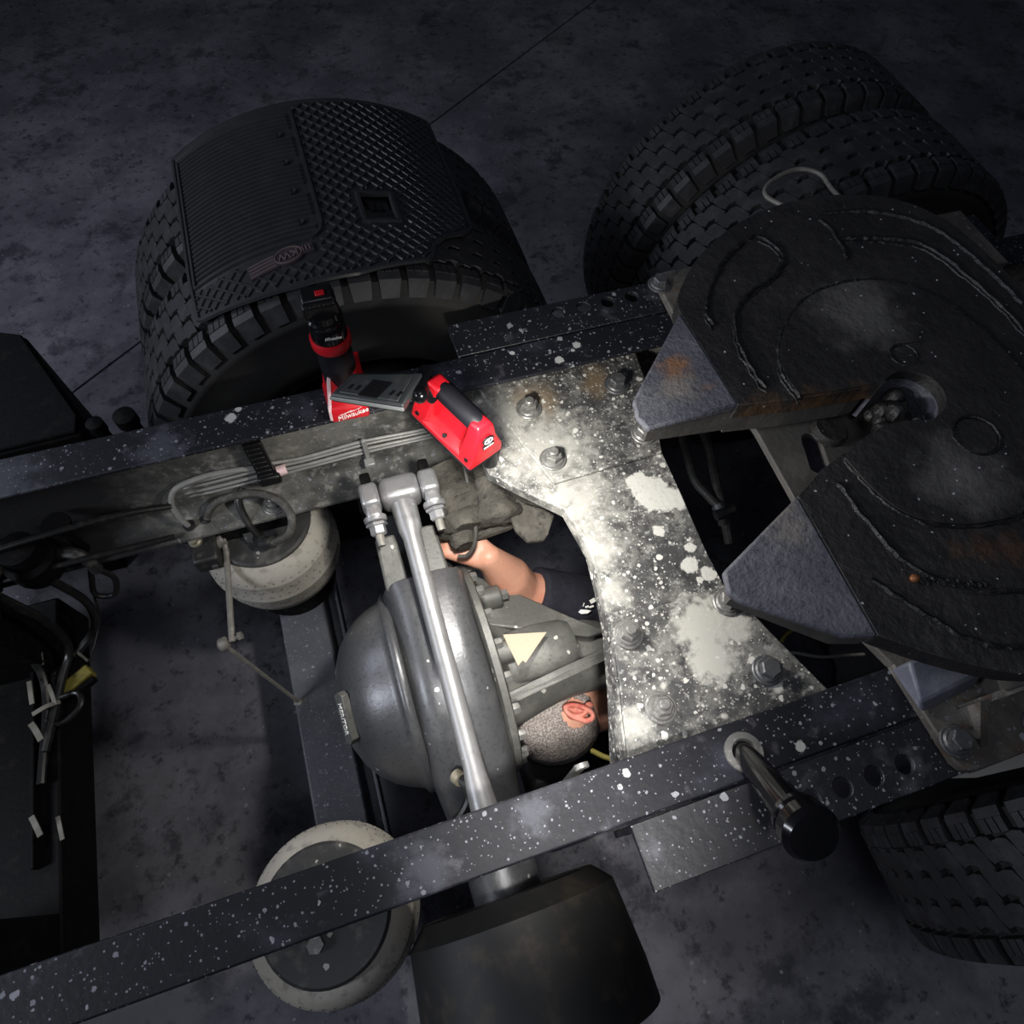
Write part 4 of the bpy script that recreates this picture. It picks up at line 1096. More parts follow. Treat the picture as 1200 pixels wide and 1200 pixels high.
b = M().box((-0.10, 0.27, 0.74), (0.19, 0.14, 0.10))
bmx = bmesh.new()
obj('mounting_block', lump(M().loft([[Vector((-0.185 + 0.028 * i, 0.27 + 0.085 * math.cos(a), 0.745 + 0.055 * math.sin(a))) for a in [2 * PI * j / 20 for j in range(20)]] for i in range(8)]), 0.012, 24), 'mud', ml, angle=60)
obj('rod_arm', lump(M().tube([(-0.13, 0.175, 0.735), (-0.06, 0.175, 0.755), (0.0, 0.18, 0.77)], [0.012, 0.015, 0.014], 10), 0.004, 40), 'mud', ml)
bp = thing('bracket_plate', 'muddy flat bracket plate hanging beside the crossmember left edge', 'bracket', (0, 0.15, 0.72))
obj('plate_body', slab3([(-0.055, 0.222, 0.80), (-0.052, 0.135, 0.79), (-0.035, 0.106, 0.785), (-0.005, 0.100, 0.785), (0.006, 0.108, 0.79), (0.03, 0.140, 0.80), (-0.015, 0.20, 0.81)], 0.012), 'mud', bp, bevel=0.003)
obj('plate_bolt', M().sphere((-0.035, 0.205, 0.81), (0.014, 0.014, 0.01), 12, 8), 'mud', bp)
obj('support', lump(M().tube([(-0.05, 0.235, 0.84), (-0.01, 0.185, 0.845), (0.025, 0.14, 0.85)], [0.016, 0.02, 0.014], 12), 0.006, 40), 'mud', bp)
hose('brake_cable', 'thin dirty cable hanging in a loop in front of the mechanic hand', [(-0.112, 0.285, 0.85), (-0.114, 0.255, 0.83), (-0.117, 0.215, 0.81), (-0.122, 0.17, 0.79), (-0.132, 0.145, 0.765), (-0.150, 0.135, 0.745), (-0.168, 0.140, 0.74)], 0.0042, 'hose_dusty', 'cable')

# ------------------------------------------------------------------ red lamps on the far rail
# 1. stick light on its base
s1 = thing('stick_light', 'red and black upright stick light standing on the far rail', 'work light', (-0.297, 0.37, 1.0))
fb = [(-0.331, 0.334), (-0.268, 0.331), (-0.258, 0.41), (-0.333, 0.40)]
b = M().loft([[Vector((x, y, z)) for x, y in q] for q, z in ((fb, 1.0), ([(-0.333, 0.333), (-0.267, 0.330), (-0.257, 0.412), (-0.335, 0.404)], 1.006), ([(-0.332, 0.335), (-0.267, 0.332), (-0.257, 0.410), (-0.334, 0.402)], 1.028),
             ([(-0.329, 0.343), (-0.269, 0.341), (-0.259, 0.408), (-0.331, 0.401)], 1.036), ([(-0.323, 0.347), (-0.266, 0.347), (-0.260, 0.404), (-0.326, 0.398)], 1.07), ([(-0.318, 0.353), (-0.274, 0.353), (-0.258, 0.400), (-0.320, 0.395)], 1.095))])
sb = obj('base', b, 'red_plastic', s1, bevel=0.004, segs=3)
obj('base_edge', M().loft([[Vector((x - 0.0015, y, z)), Vector((x - 0.0015, y + 0.010, z)), Vector((x + 0.003, y + 0.010, z)), Vector((x + 0.003, y - 0.0015, z))] for x, y, z in ((-0.333, 0.333, 1.01), (-0.332, 0.336, 1.03), (-0.329, 0.344, 1.037), (-0.323, 0.348, 1.07), (-0.318, 0.354, 1.094))]), 'pink_ring', s1, label='pale light strip')
axs = Vector((0, 0, 1))
obj('grip', M().lathe([(0.0, 0.062), (0.026, 0.062), (0.029, 0.068), (0.0285, 0.12), (0.028, 0.155), (0.0, 0.157)], (-0.297, 0.375, 1.0), (0, 0, 1), 32), 'grip_black', s1)
obj('collar', M().lathe([(0.0, 0.150), (0.0305, 0.150), (0.032, 0.153), (0.032, 0.168), (0.0305, 0.171), (0.0, 0.171)], (-0.297, 0.375, 1.0), (0, 0, 1), 32), 'red_plastic', s1)
obj('neck', M().lathe([(0.0, 0.165), (0.029, 0.165), (0.0285, 0.178), (0.0275, 0.196), (0.0255, 0.199), (0.028, 0.203), (0.028, 0.209), (0.025, 0.212), (0.025, 0.224), (0.0, 0.224)], (-0.297, 0.375, 1.0), (0, 0, 1), 32), 'gloss_black', s1)
obj('button', M().cyl((-0.272, 0.362, 1.080), (-0.269, 0.359, 1.080), 0.004, None, 12), 'red_plastic', s1)
hd = obj('head', M().box((-0.300, 0.378, 1.232), (0.052, 0.036, 0.024)).box((-0.300, 0.379, 1.247), (0.048, 0.033, 0.012)), 'black_plastic', s1, bevel=0.004, segs=3)
b = M()
for k in range(6): b.box((-0.318 + 0.007 * k, 0.3625, 1.2465), (0.0045, 0.004, 0.005))
obj('head_rib', b, 'black_plastic', hd)
obj('red_latch', M().box((-0.295, 0.376, 1.2535), (0.014, 0.010, 0.003)), 'red_plastic', s1, bevel=0.001)
Tl = frame_T((-0.2985, 0.3318, 1.0165), (1, -0.045, 0.0), (0, 0.02, 1))
text('brand_lettering', 'Milwaukee', 0.0165, Tl @ Matrix.Translation((0.003, -0.001, 0)) @ Matrix.Rotation(0.24, 4, 'Z'), 'white_print', sb, shear=0.35, ext=0.0006, xs=0.80)
b = M().prism([(-0.020, 0.0020), (0.004, 0.0105), (0.001, 0.0075), (0.021, 0.0142), (0.0005, 0.0058), (0.0035, 0.0085)], -0.0002, 0.0008, None, Tl @ Matrix.Translation((0, 0.0, 0)))
obj('brand_bolt', b, 'white_print', sb, smooth=False)
Tn2 = frame_T((-0.293, 0.3466, 1.188), (1, -0.02, 0), (0, 0, 1))
text('neck_lettering', 'Milwaukee', 0.0075, Tn2, 'white_print', s1, shear=0.3, ext=0.0006, xs=0.8)

# 2. flood light: D handle body with a folded out panel
O = Vector((-0.199, 0.309, 1.002)); Lv = Vector((-0.128, 0.184, 0.972)) - O
LEN = Lv.length; Lv.normalize()
Wv = Vector((-0.060, 0.205, 0.972)) - Vector((-0.128, 0.188, 0.972)); Wv = (Wv - Lv * Wv.dot(Lv) * 0.55) * 1.06; WD = Wv.length; Wv.normalize(); Nv = Lv.cross(Wv).normalized()
HT = Matrix(((Lv.x, Wv.x, Nv.x, O.x), (Lv.y, Wv.y, Nv.y, O.y), (Lv.z, Wv.z, Nv.z, O.z), (0, 0, 0, 1)))
fd = thing('flood_light', 'red D-handled flood light with black grip and folded out grey panel', 'work light', (-0.13, 0.26, 0.935))
b = M().prism(rect(0.0, 0.0, LEN, WD), 0.0, 0.010, None, HT)
obj('base_plate', b, 'grip_black', fd, bevel=0.003)
obj('magnet_foot', M().cyl((-0.078, 0.222, 0.972), (-0.078, 0.222, 0.9275), 0.014, None, 20), 'black_plastic', fd)
# red tray, two posts and the lower inner wall as one moulded body
rb = M()


def lring(l0, l1, w0, w1, n_): return [HT @ Vector((l, w, n_)) for l, w in ((l0, w0), (l1, w0), (l1, w1), (l0, w1))]


rb.loft([lring(0, LEN, 0, WD, 0.009), lring(0, LEN, 0, WD, 0.024), lring(0.006, LEN - 0.006, 0.014, WD - 0.006, 0.030)])
rb.loft([lring(0, 0.030, 0, WD, 0.022), lring(0.000, 0.036, 0.004, WD - 0.004, 0.045), lring(0.002, 0.034, 0.013, 0.055, 0.085), lring(0.006, 0.036, 0.018, 0.052, 0.112), lring(0.012, 0.036, 0.022, 0.048, 0.122)])
rb.loft([lring(LEN - 0.030, LEN, 0, WD, 0.022), lring(LEN - 0.036, LEN, 0.004, WD - 0.004, 0.045), lring(LEN - 0.036, LEN - 0.008, 0.013, 0.055, 0.085), lring(LEN - 0.038, LEN - 0.014, 0.018, 0.052, 0.112), lring(LEN - 0.038, LEN - 0.020, 0.022, 0.048, 0.122)])
rb.loft([lring(0.02, LEN - 0.02, 0.020, 0.066, 0.026), lring(0.02, LEN - 0.02, 0.036, 0.064, 0.055), lring(0.02, LEN - 0.02, 0.050, 0.058, 0.085)])
obj('body', rb, 'red_plastic', fd, bevel=0.005, segs=3, angle=60)
obj('handle_grip', M().lathe([(0.0150, 0.026), (0.0175, 0.030), (0.0185, 0.045), (0.0185, LEN - 0.045), (0.0175, LEN - 0.032), (0.015, LEN - 0.028)], HT @ Vector((0, 0.037, 0.106)), Lv, 28), 'grip_black', fd)
for k in range(3):
    c = HT @ Vector((0.014 + (LEN - 0.028) * k / 2, 0.0085 if k == 1 else 0.0022, 0.0285 if k == 1 else 0.034))
    d_ = (Nv * (0.8 if k == 1 else 0.35) - Wv).normalized()
    obj('screw_hole', M().cyl(c - d_ * 0.004, c + d_ * 0.0016, 0.0044, None, 14), 'black_plastic', fd)
# icons on the sloped end face
e0 = HT @ Vector((LEN, 0.034, 0.045)); e1 = HT @ Vector((LEN - 0.008, 0.034, 0.085)); ey = (e1 - e0).normalized()
Te = frame_T(e0 + (e1 - e0) * 0.95 + Lv * 0.0035, Wv, ey)
Te = Te if (Te.to_3x3() @ Vector((0, 0, 1))).dot(Lv) > 0 else Te
b = M().prism([(0.0115 * math.cos(a), 0.0095 * math.sin(a)) for a in [2 * PI * i / 24 for i in range(24)]], -0.002, 0.0012, None, Te @ Matrix.Translation((0, 0.006, 0)))
bt2 = obj('power_button', b, 'black_plastic', fd)
b = M().tube([Te @ Vector((0.0080 * math.cos(a), 0.006 + 0.0062 * math.sin(a), 0.0012)) for a in [2 * PI * i / 24 for i in range(24)]], 0.0009, 6, True)
b.tube([Te @ Vector((0, 0.0115, 0.0014)), Te @ Vector((0, 0.001, 0.0014))], 0.0009, 6)
obj('button_icon', b, 'white_print', bt2)
b = M().prism(rect(-0.011, -0.014, 0.011, -0.006), -0.002, 0.001, None, Te)
lb = obj('charge_port', b, 'black_plastic', fd)
obj('port_line', M().prism(rect(-0.010, -0.0108, 0.010, -0.0088), 0.0005, 0.0016, None, Te), 'white_print', lb)
# folded out light panel
pq = [(-0.322, 0.306), (-0.278, 0.336), (-0.170, 0.297), (-0.216, 0.243)]
PT = lambda x, y, z: (x, y, z + 1.11 + 0.10 * (x + 0.25))
pn = obj('panel', M().prism(pq, -0.011, 0.009, PT), 'panel_grey', fd, bevel=0.004)
c0 = Vector((sum(p[0] for p in pq) / 4, sum(p[1] for p in pq) / 4))
def inset(q, t, c=None):
    c = c or c0
    return [tuple(c + (Vector(p) - c) * t) for p in q]
obj('panel_pad', M().prism(inset(pq, 0.80), 0.008, 0.0115, PT), 'panel_grey', pn, bevel=0.0015)
va = Vector(pq[3]) - Vector(pq[0]); vb = Vector(pq[1]) - Vector(pq[0])
def pp(s_, t_): return tuple(Vector(pq[0]) + va * s_ + vb * t_)
obj('panel_slot', M().prism([pp(0.36, 0.12), pp(0.62, 0.12), pp(0.62, 0.80), pp(0.36, 0.80)], 0.0105, 0.0122, PT), 'black_plastic', pn)
for s_ in (0.16, 0.26, 0.72, 0.82):
    obj('panel_hole', M().prism([pp(s_, 0.3), pp(s_ + 0.035, 0.3), pp(s_ + 0.035, 0.5), pp(s_, 0.5)], 0.0105, 0.0122, PT), 'black_plastic', pn)
obj('edge_trim', M().prism([pp(0.0, -0.03), pp(1.0, -0.03), pp(1.0, 0.03), pp(0.0, 0.03)], -0.004, 0.004, PT), 'panel_edge', pn, bevel=0.001)
obj('led_lens', M().prism(inset(pq, 0.72), -0.0125, -0.0105, PT), 'lens', pn, label='lit lens on panel underside')
obj('hinge', M().cyl((-0.186, 0.262, 1.108), (-0.160, 0.316, 1.108), 0.012, None, 20).cyl((-0.178, 0.285, 1.105), (-0.158, 0.275, 1.085), 0.014, None, 16).sphere((-0.183, 0.268, 1.108), 0.0145, 14, 9), 'gloss_black', fd)

# ------------------------------------------------------------------ mechanic lying under the truck
def remesh(b, vox, sm=6, it=0.5):
    me = bpy.data.meshes.new('tmp'); me.from_pydata([tuple(v) for v in b.v], [], b.f)
    o = bpy.data.objects.new('tmp', me); COL.objects.link(o)
    md = o.modifiers.new('r', 'REMESH'); md.mode = 'VOXEL'; md.voxel_size = vox; md.use_smooth_shade = True
    ms = o.modifiers.new('s', 'SMOOTH'); ms.factor = it; ms.iterations = sm
    r = bpy.data.meshes.new_from_object(o.evaluated_get(bpy.context.evaluated_depsgraph_get()))
    bpy.data.objects.remove(o); bpy.data.meshes.remove(me)
    out = M(); out.v = [v.co.copy() for v in r.vertices]; out.f = [tuple(p.vertices) for p in r.polygons]
    bpy.data.meshes.remove(r)
    return out


mc = thing('person', 'mechanic in navy shirt lying under the truck and reaching up one bare forearm', 'person', (0.3, -0.15, 0.15))
H = Vector((-0.035, -0.165, 0.395))
SH_L, EL_L, WR_L = Vector((0.165, 0.035, 0.44)), Vector((-0.040, 0.098, 0.565)), Vector((-0.104, 0.136, 0.700))
SH_R, EL_R, WR_R = Vector((0.22, -0.36, 0.34)), Vector((0.40, -0.30, 0.44)), Vector((0.34, -0.06, 0.46))
b = M()
b.sphere(H, (0.102, 0.094, 0.074), 24, 16)                              # skull
b.sphere(H + Vector((0.045, 0.035, 0.0)), (0.075, 0.062, 0.058), 20, 12)  # jaw
b.sphere(H + Vector((0.105, 0.062, 0.0)), 0.022, 12, 8)                 # chin
b.capsule(H + Vector((0.012, 0.095, 0.0)), 0.011, H + Vector((0.035, 0.108, 0.0)), 0.015)   # nose
b.capsule(H + Vector((-0.02, 0.083, 0.03)), 0.014, H + Vector((-0.02, 0.083, -0.03)), 0.014)  # brow
b.capsule(H + Vector((0.066, 0.088, 0.018)), 0.009, H + Vector((0.066, 0.088, -0.018)), 0.009)  # lips
b.capsule(H + Vector((0.07, 0.0, -0.01)), 0.058, Vector((0.17, -0.16, 0.35)), 0.062)
b.capsule(Vector((0.20, -0.27, 0.34)), 0.07, Vector((0.20, -0.04, 0.34)), 0.07)
for a in (-0.10, -0.02, 0.06):
    b.capsule(Vector((0.24, -0.155 + a, 0.31)), 0.10, Vector((0.62, -0.155 + a * 0.8, 0.28)), 0.095)
b.capsule(SH_L, 0.052, EL_L, 0.047); b.capsule(EL_L, 0.048, EL_L + (WR_L - EL_L) * 0.4, 0.050); b.capsule(EL_L + (WR_L - EL_L) * 0.4, 0.050, WR_L, 0.029)
b.capsule(SH_R, 0.05, EL_R, 0.042); b.capsule(EL_R, 0.042, EL_R + (WR_R - EL_R) * 0.3, 0.042); b.capsule(EL_R + (WR_R - EL_R) * 0.3, 0.042, WR_R, 0.028)
for s_ in (-1, 1):
    hp_ = Vector((0.66, -0.155 + 0.09 * s_, 0.27)); kn = Vector((1.06, -0.155 + 0.13 * s_, 0.30)); an = Vector((1.45, -0.155 + 0.12 * s_, 0.20))
    b.capsule(hp_, 0.088, kn, 0.058); b.capsule(kn, 0.06, kn + (an - kn) * 0.3, 0.058); b.capsule(kn + (an - kn) * 0.3, 0.058, an, 0.04)
    b.capsule(an, 0.042, an + Vector((0.05, 0.02 * s_, 0.14)), 0.03)


def hand(b, wr, fwd, palm_n, curl, reach):
    """palm with five separate bent fingers; fwd along the hand, palm_n out of the back of it"""
    f = fwd.normalized(); n_ = (palm_n - f * palm_n.dot(f)).normalized(); s_ = f.cross(n_)
    for q in (-0.027, -0.009, 0.009, 0.027):
        b.capsule(wr + f * 0.012 + s_ * q * 0.5, 0.018, wr + f * 0.088 + s_ * q, 0.0130)
    for q, ln, ex in ((-0.030, 0.058, 1.15), (-0.010, 0.074, 1.0), (0.010, 0.078, 1.05), (0.030, 0.070, 0.9)):
        p = wr + f * 0.090 + s_ * q * 1.05; d = f.copy(); r = 0.0098
        for k, fr_ in enumerate((0.45, 0.32, 0.23)):
            ang = curl[k] * ex
            d = (Matrix.Rotation(-ang, 3, s_) @ d)
            p2 = p + d * ln * fr_ * 1.05
            b.capsule(p, r, p2, r - 0.0008, 10); p = p2; r -= 0.0008
    t0 = wr + f * 0.030 + s_ * 0.028; d = (f * 0.65 + s_ * 0.75 - n_ * 0.3).normalized()
    for k, ln in enumerate((0.034, 0.032, 0.026)):
        p2 = t0 + d * ln; b.capsule(t0, 0.0125 - 0.001 * k, p2, 0.0115 - 0.001 * k, 10); t0 = p2
        d = (d * 0.8 + f * 0.35 - n_ * 0.18).normalized()


hand(b, WR_L, Vector((-0.075, 0.055, 0.030)), Vector((-0.15, -0.35, 0.9)), (0.7, 1.1, 0.8), 1)
hand(b, WR_R, Vector((-0.10, 0.10, 0.06)), Vector((-0.2, -0.3, 0.9)), (0.35, 0.5, 0.4), 1)
obj('body', remesh(b, 0.0050, 5), 'skin', mc, angle=180)
# ear (right ear, facing up towards the camera)
E0 = H + Vector((0.040, -0.012, 0.072))
ec = []
for i in range(26):
    a = 2 * PI * i / 26
    r = 0.033 if math.cos(a) < 0.4 else 0.026
    ec.append(E0 + Vector((0.021 * math.sin(a) * 0.9 + 0.008 * math.cos(a), -0.004 + 0.0, 0.010)) + Vector((-r * math.cos(a) * 0.95, -0.021 * math.sin(a), 0.004 - 0.006 * math.sin(a))))
b = M().tube(ec, 0.0062, 8, True)
b.sphere(E0 + Vector((0.0, 0.0, 0.005)), (0.026, 0.018, 0.007), 16, 10)
b.sphere(E0 + Vector((0.030, 0.006, 0.006)), (0.011, 0.009, 0.006), 12, 8)
b.tube(cr([E0 + Vector(p) for p in ((-0.018, 0.002, 0.012), (-0.006, -0.008, 0.014), (0.012, -0.009, 0.013), (0.02, 0.002, 0.011))], 5), 0.0045, 8)
obj('ear', remesh(b, 0.0018, 3), 'ear_skin', mc, angle=180, label='reddish ear')
# grey cropped hair over the back of the skull
b = M()
n_, m_ = 96, 60
vs = []; fs = []
for i in range(m_ + 1):
    for j in range(n_ + 1):
        th = PI * i / m_; ph = PI * 1.02 + (PI * 1.40) * j / n_          # back half (-y side)
        d = Vector((-math.cos(th), math.sin(th) * math.sin(ph), math.sin(th) * math.cos(ph)))
        k = 1.035 + 0.012 * noise.noise(d * 14)
        vs.append(H + Vector((d.x * 0.102 * k, d.y * 0.094 * k, d.z * 0.074 * k)))
for i in range(int(m_ * 0.80)):
    for j in range(n_):
        p = i * (n_ + 1) + j
        c = (vs[p] + vs[p + n_ + 2]) / 2
        if (c - (E0 + Vector((0, 0.0, 0)))).length < 0.034: continue
        fs.append((p, p + 1, p + n_ + 2, p + n_ + 1))
ho = obj('hair', b.add(vs, fs), 'hair_grey', mc, angle=180, label='short grey hair')
md = ho.modifiers.new('solid', 'SOLIDIFY'); md.thickness = 0.006; md.offset = -0.6
for s_ in (-1, 1):
    obj('eye', M().sphere(H + Vector((0.0, 0.083, 0.028 * s_)), 0.011, 12, 8), 'eye_white', mc)
# clothes
b = M()
b.capsule(Vector((0.20, -0.29, 0.335)), 0.085, Vector((0.20, -0.02, 0.335)), 0.085)
for a in (-0.10, -0.02, 0.06):
    b.capsule(Vector((0.24, -0.155 + a, 0.31)), 0.112, Vector((0.62, -0.155 + a * 0.8, 0.28)), 0.108)
sl_end = SH_L + (EL_L - SH_L) * 0.86
b.capsule(SH_L + Vector((0.02, -0.01, -0.01)), 0.072, SH_L, 0.069); b.cyl(SH_L, sl_end, 0.070, 0.062, 20)
sr_end = SH_R + (EL_R - SH_R) * 0.9
b.capsule(SH_R, 0.062, SH_R, 0.062); b.cyl(SH_R, sr_end, 0.062, 0.060, 18)
sh = obj('shirt', remesh(b, 0.0065, 4), 'shirt_navy', mc, angle=180, label='navy short sleeved work shirt')
# sleeve patch, printed in white
pc = Vector((0.108, 0.035, 0.505))
Tp = frame_T((0.090, 0.027, 0.547), (0.95, -0.25, -0.05), (0.05, 0.9, 0.40))
b = M()
b.add([Tp @ Vector(p) for p in [(-0.024, -0.004, 0), (-0.020, -0.012, 0), (-0.008, -0.019, 0), (0.006, -0.018, 0), (0.014, -0.012, 0), (0.004, -0.010, 0), (-0.010, -0.009, 0), (-0.018, -0.002, 0)] ] +
      [Tp @ Vector((p[0], p[1], 0.002)) for p in [(-0.024, -0.004), (-0.020, -0.012), (-0.008, -0.019), (0.006, -0.018), (0.014, -0.012), (0.004, -0.010), (-0.010, -0.009), (-0.018, -0.002)]],
      [tuple(range(7, -1, -1)), tuple(range(8, 16))] + [(i, (i + 1) % 8, 8 + (i + 1) % 8, 8 + i) for i in range(8)])
for (x, y, w_, h_, an) in ((-0.020, 0.004, 0.010, 0.007, 0.2), (-0.006, 0.003, 0.008, 0.008, -0.4), (0.005, -0.003, 0.008, 0.004, 0.2), (0.015, -0.003, 0.010, 0.004, 0.3), (0.018, 0.010, 0.013, 0.009, 0.5)):
    b.box((0, 0, 0), (w_, h_, 0.002), Tp @ Matrix.Translation((x, y, 0.001)) @ Matrix.Rotation(an, 4, 'Z'))
obj('sleeve_patch', b, 'white_print', sh, smooth=False, label='white printed patch on sleeve')
b = M()
for s_ in (-1, 1):
    hp_ = Vector((0.66, -0.155 + 0.09 * s_, 0.27)); kn = Vector((1.06, -0.155 + 0.13 * s_, 0.30)); an = Vector((1.40, -0.155 + 0.12 * s_, 0.21))
    b.capsule(hp_, 0.104, kn, 0.074); b.capsule(kn, 0.074, an, 0.062)
b.capsule(Vector((0.60, -0.22, 0.275)), 0.104, Vector((0.60, -0.09, 0.275)), 0.104)
obj('trousers', remesh(b, 0.009, 4), 'trouser_grey', mc, angle=180)
b = M()
for s_ in (-1, 1):
    an = Vector((1.45, -0.155 + 0.12 * s_, 0.20))
    b.capsule(an + Vector((-.02, 0, 0)), 0.052, an + Vector((0.03, 0, 0)), 0.052); b.capsule(an + Vector((0.03, 0, 0.0)), 0.05, an + Vector((0.055, 0.02 * s_, 0.16)), 0.042)
obj('boots', remesh(b, 0.008, 4), 'boot_black', mc, angle=180)
cp_ = thing('creeper_board', 'black mechanic creeper board under the lying mechanic', 'creeper', (0.4, -0.155, FL))
obj('board', M().box((0.44, -0.155, 0.145), (1.10, 0.46, 0.03)), 'plywood_black', cp_, bevel=0.01)
obj('headrest', M().box((-0.05, -0.155, 0.235), (0.16, 0.28, 0.15)), 'plywood_black', cp_, bevel=0.02)
for x in (-0.02, 0.92):
    for y in (-0.33, 0.02):
        obj('caster', M().cyl((x, y - 0.012, 0.093), (x, y + 0.012, 0.093), 0.033, None, 16).box((x, y, 0.115), (0.03, 0.034, 0.03)), 'boot_black', cp_)
b = M().tube(cr([(0.02, -0.255, 0.40), (0.05, -0.285, 0.42), (0.10, -0.30, 0.43)], 5), 0.006, 8)
tag(obj('safety_glasses_cord', b, 'yellow_cord', base=(0.02, -0.25, 0.38)), 'short yellow-green cord just below the mechanic head', 'cord')
hose('copper_line', 'thin copper pipe between mechanic head and crossmember', [(0.035, -0.335, 0.52), (0.03, -0.31, 0.56), (0.06, -0.285, 0.60), (0.09, -0.27, 0.62)], 0.006, 'copper', 'pipe')

# ------------------------------------------------------------------ hoses below the fifth wheel throat
hose('air_hose', 'grey hose rising to a fitting in dark gap beside the crossmember', [(0.415, 0.30, 0.70), (0.405, 0.25, 0.70), (0.398, 0.19, 0.69), (0.410, 0.14, 0.69), (0.420, 0.105, 0.69), (0.425, 0.08, 0.66)], 0.010, 'hose_dusty',
     fit=[((0.40, 0.09, 0.695), (0.445, 0.095, 0.70), 0.012, 'valve_black'), ((0.418, 0.115, 0.693), (0.422, 0.095, 0.69), 0.016, 'bolt_dark')])
hose('air_hose', 'second dusty hose crossing the dark gap beside the crossmember', [(0.47, 0.33, 0.70), (0.465, 0.27, 0.70), (0.455, 0.22, 0.695), (0.44, 0.16, 0.69), (0.432, 0.11, 0.68), (0.44, 0.05, 0.62)], 0.011, 'hose_dusty')
hose('air_hose', 'thin dark pipe at left of the dark gap beside the crossmember', [(0.35, 0.33, 0.70), (0.345, 0.25, 0.70), (0.34, 0.20, 0.69), (0.345, 0.15, 0.66)], 0.009, 'hose_black')
hose('yellow_cord', 'thin yellow cord in the gap between crossmember and near rail bracket', [(0.33, -0.235, 0.80), (0.357, -0.215, 0.80), (0.38, -0.209, 0.80), (0.42, -0.20, 0.80)], 0.003, 'yellow_cord', 'cord')
hose('wire', 'thin pale wire in the gap beside near end of crossmember', [(0.345, -0.245, 0.80), (0.36, -0.25, 0.80), (0.40, -0.270, 0.80), (0.447, -0.282, 0.80), (0.48, -0.29, 0.80)], 0.003, 'wire_grey', 'wire')

# ------------------------------------------------------------------ black post leaning off the near rail
pl_ = thing('lever_post', 'tapered black post with pale washer leaning off the near rail', 'post', (0.105, -0.386, 1.0))
obj('washer', M().lathe([(0.016, 0), (0.027, 0), (0.028, 0.002), (0.027, 0.005), (0.018, 0.006)], (0.108, -0.383, 1.0), (0, 0, 1), 28, True), 'bolt_steel', pl_, label='pale steel washer')
p0 = Vector((0.108, -0.383, 1.0)); p1 = Vector((0.083, -0.470, 1.13))
obj('shaft', M().tube([p0, p0 + (p1 - p0) * 0.12, p0 + (p1 - p0) * 0.5, p1], [0.0155, 0.0165, 0.0195, 0.023], 24), 'gloss_black', pl_)
dd = (p1 - p0).normalized()
obj('cap', M().lathe([(0.024, 0), (0.030, 0.004), (0.031, 0.012), (0.028, 0.018), (0.033, 0.022), (0.034, 0.040), (0.028, 0.048), (0.0, 0.05)], p1 - dd * 0.004, dd, 32), 'gloss_black', pl_)

# ------------------------------------------------------------------ things at the left edge
bx = thing('battery_box', 'black steel box with a sloping end beyond the far rail at left', 'box', (-1.0, 0.8, 0.55))
poly = [(-1.6, 0.62), (-0.862, 0.645), (-0.858, 0.69), (-0.975, 0.965), (-1.02, 0.985), (-1.6, 0.98)]
obj('box_body', M().prism(poly, 0.40, 0.75), 'dark_metal', bx, bevel=0.006)
obj('box_lid', M().prism(inset(poly, 0.985, Vector((-1.2, 0.82))), 0.75, 0.762), 'dark_metal', bx, bevel=0.004)
obj('box_foot', M().box((-1.1, 0.8, 0.23), (0.06, 0.2, 0.34)), 'dark_metal', bx)
for (x, y, z, r, lab) in ((-0.80, 0.60, 0.80, 0.013, 'small dark bracket behind the far rail, left of tires'), (-0.735, 0.585, 0.82, 0.017, 'wider round dark bracket behind the far rail, nearer the tires')):
    b = M().lathe([(r, 0), (r, 0.10), (r * 1.3, 0.104), (r * 1.3, 0.13), (0, 0.135)], (x, y, z - 0.10), (0, 0, 1), 16)
    b.box((x, y - 0.085, z - 0.02), (0.02, 0.17, 0.02))
    tag(obj('post_bracket', b, 'dark_metal', base=(x, y, z - 0.1)), lab, 'bracket')
# rear crossmember in the dark at the left edge
rc = thing('rear_crossmember', 'dark rear crossmember across the frame at the left edge of photo', 'crossmember', (-1.1, 0, 0.42))
obj('beam', M().box((-1.12, 0, 0.44), (0.17, 0.82, 0.14)), 'dark_metal', rc, bevel=0.006)
obj('upright', M().box((-1.12, 0.285, 0.62), (0.16, 0.10, 0.26)), 'dark_metal', rc, bevel=0.006)
obj('upright', M().box((-1.12, -0.285, 0.62), (0.16, 0.10, 0.26)), 'dark_metal', rc, bevel=0.006)
obj('rib_plate', M().box((-1.075, 0.10, 0.52), (0.008, 0.5, 0.03)), 'dark_metal', rc, bevel=0.002)
tk = thing('air_tank', 'dark round air tank in the corner behind rear crossmember', 'tank', (-1.32, 0.1, 0.40))
obj('shell', M().lathe([(0, -0.36), (0.07, -0.35), (0.12, -0.31), (0.13, -0.27), (0.13, 0.27), (0.12, 0.31), (0.07, 0.35), (0, 0.36)], (-1.37, 0.08, 0.42), (0, 1, 0), 40), 'dark_metal', tk)
obj('band', M().lathe([(0.131, -0.02), (0.134, -0.02), (0.134, 0.02), (0.131, 0.02)], (-1.37, 0.22, 0.42), (0, 1, 0), 40, True), 'link_grey', tk)
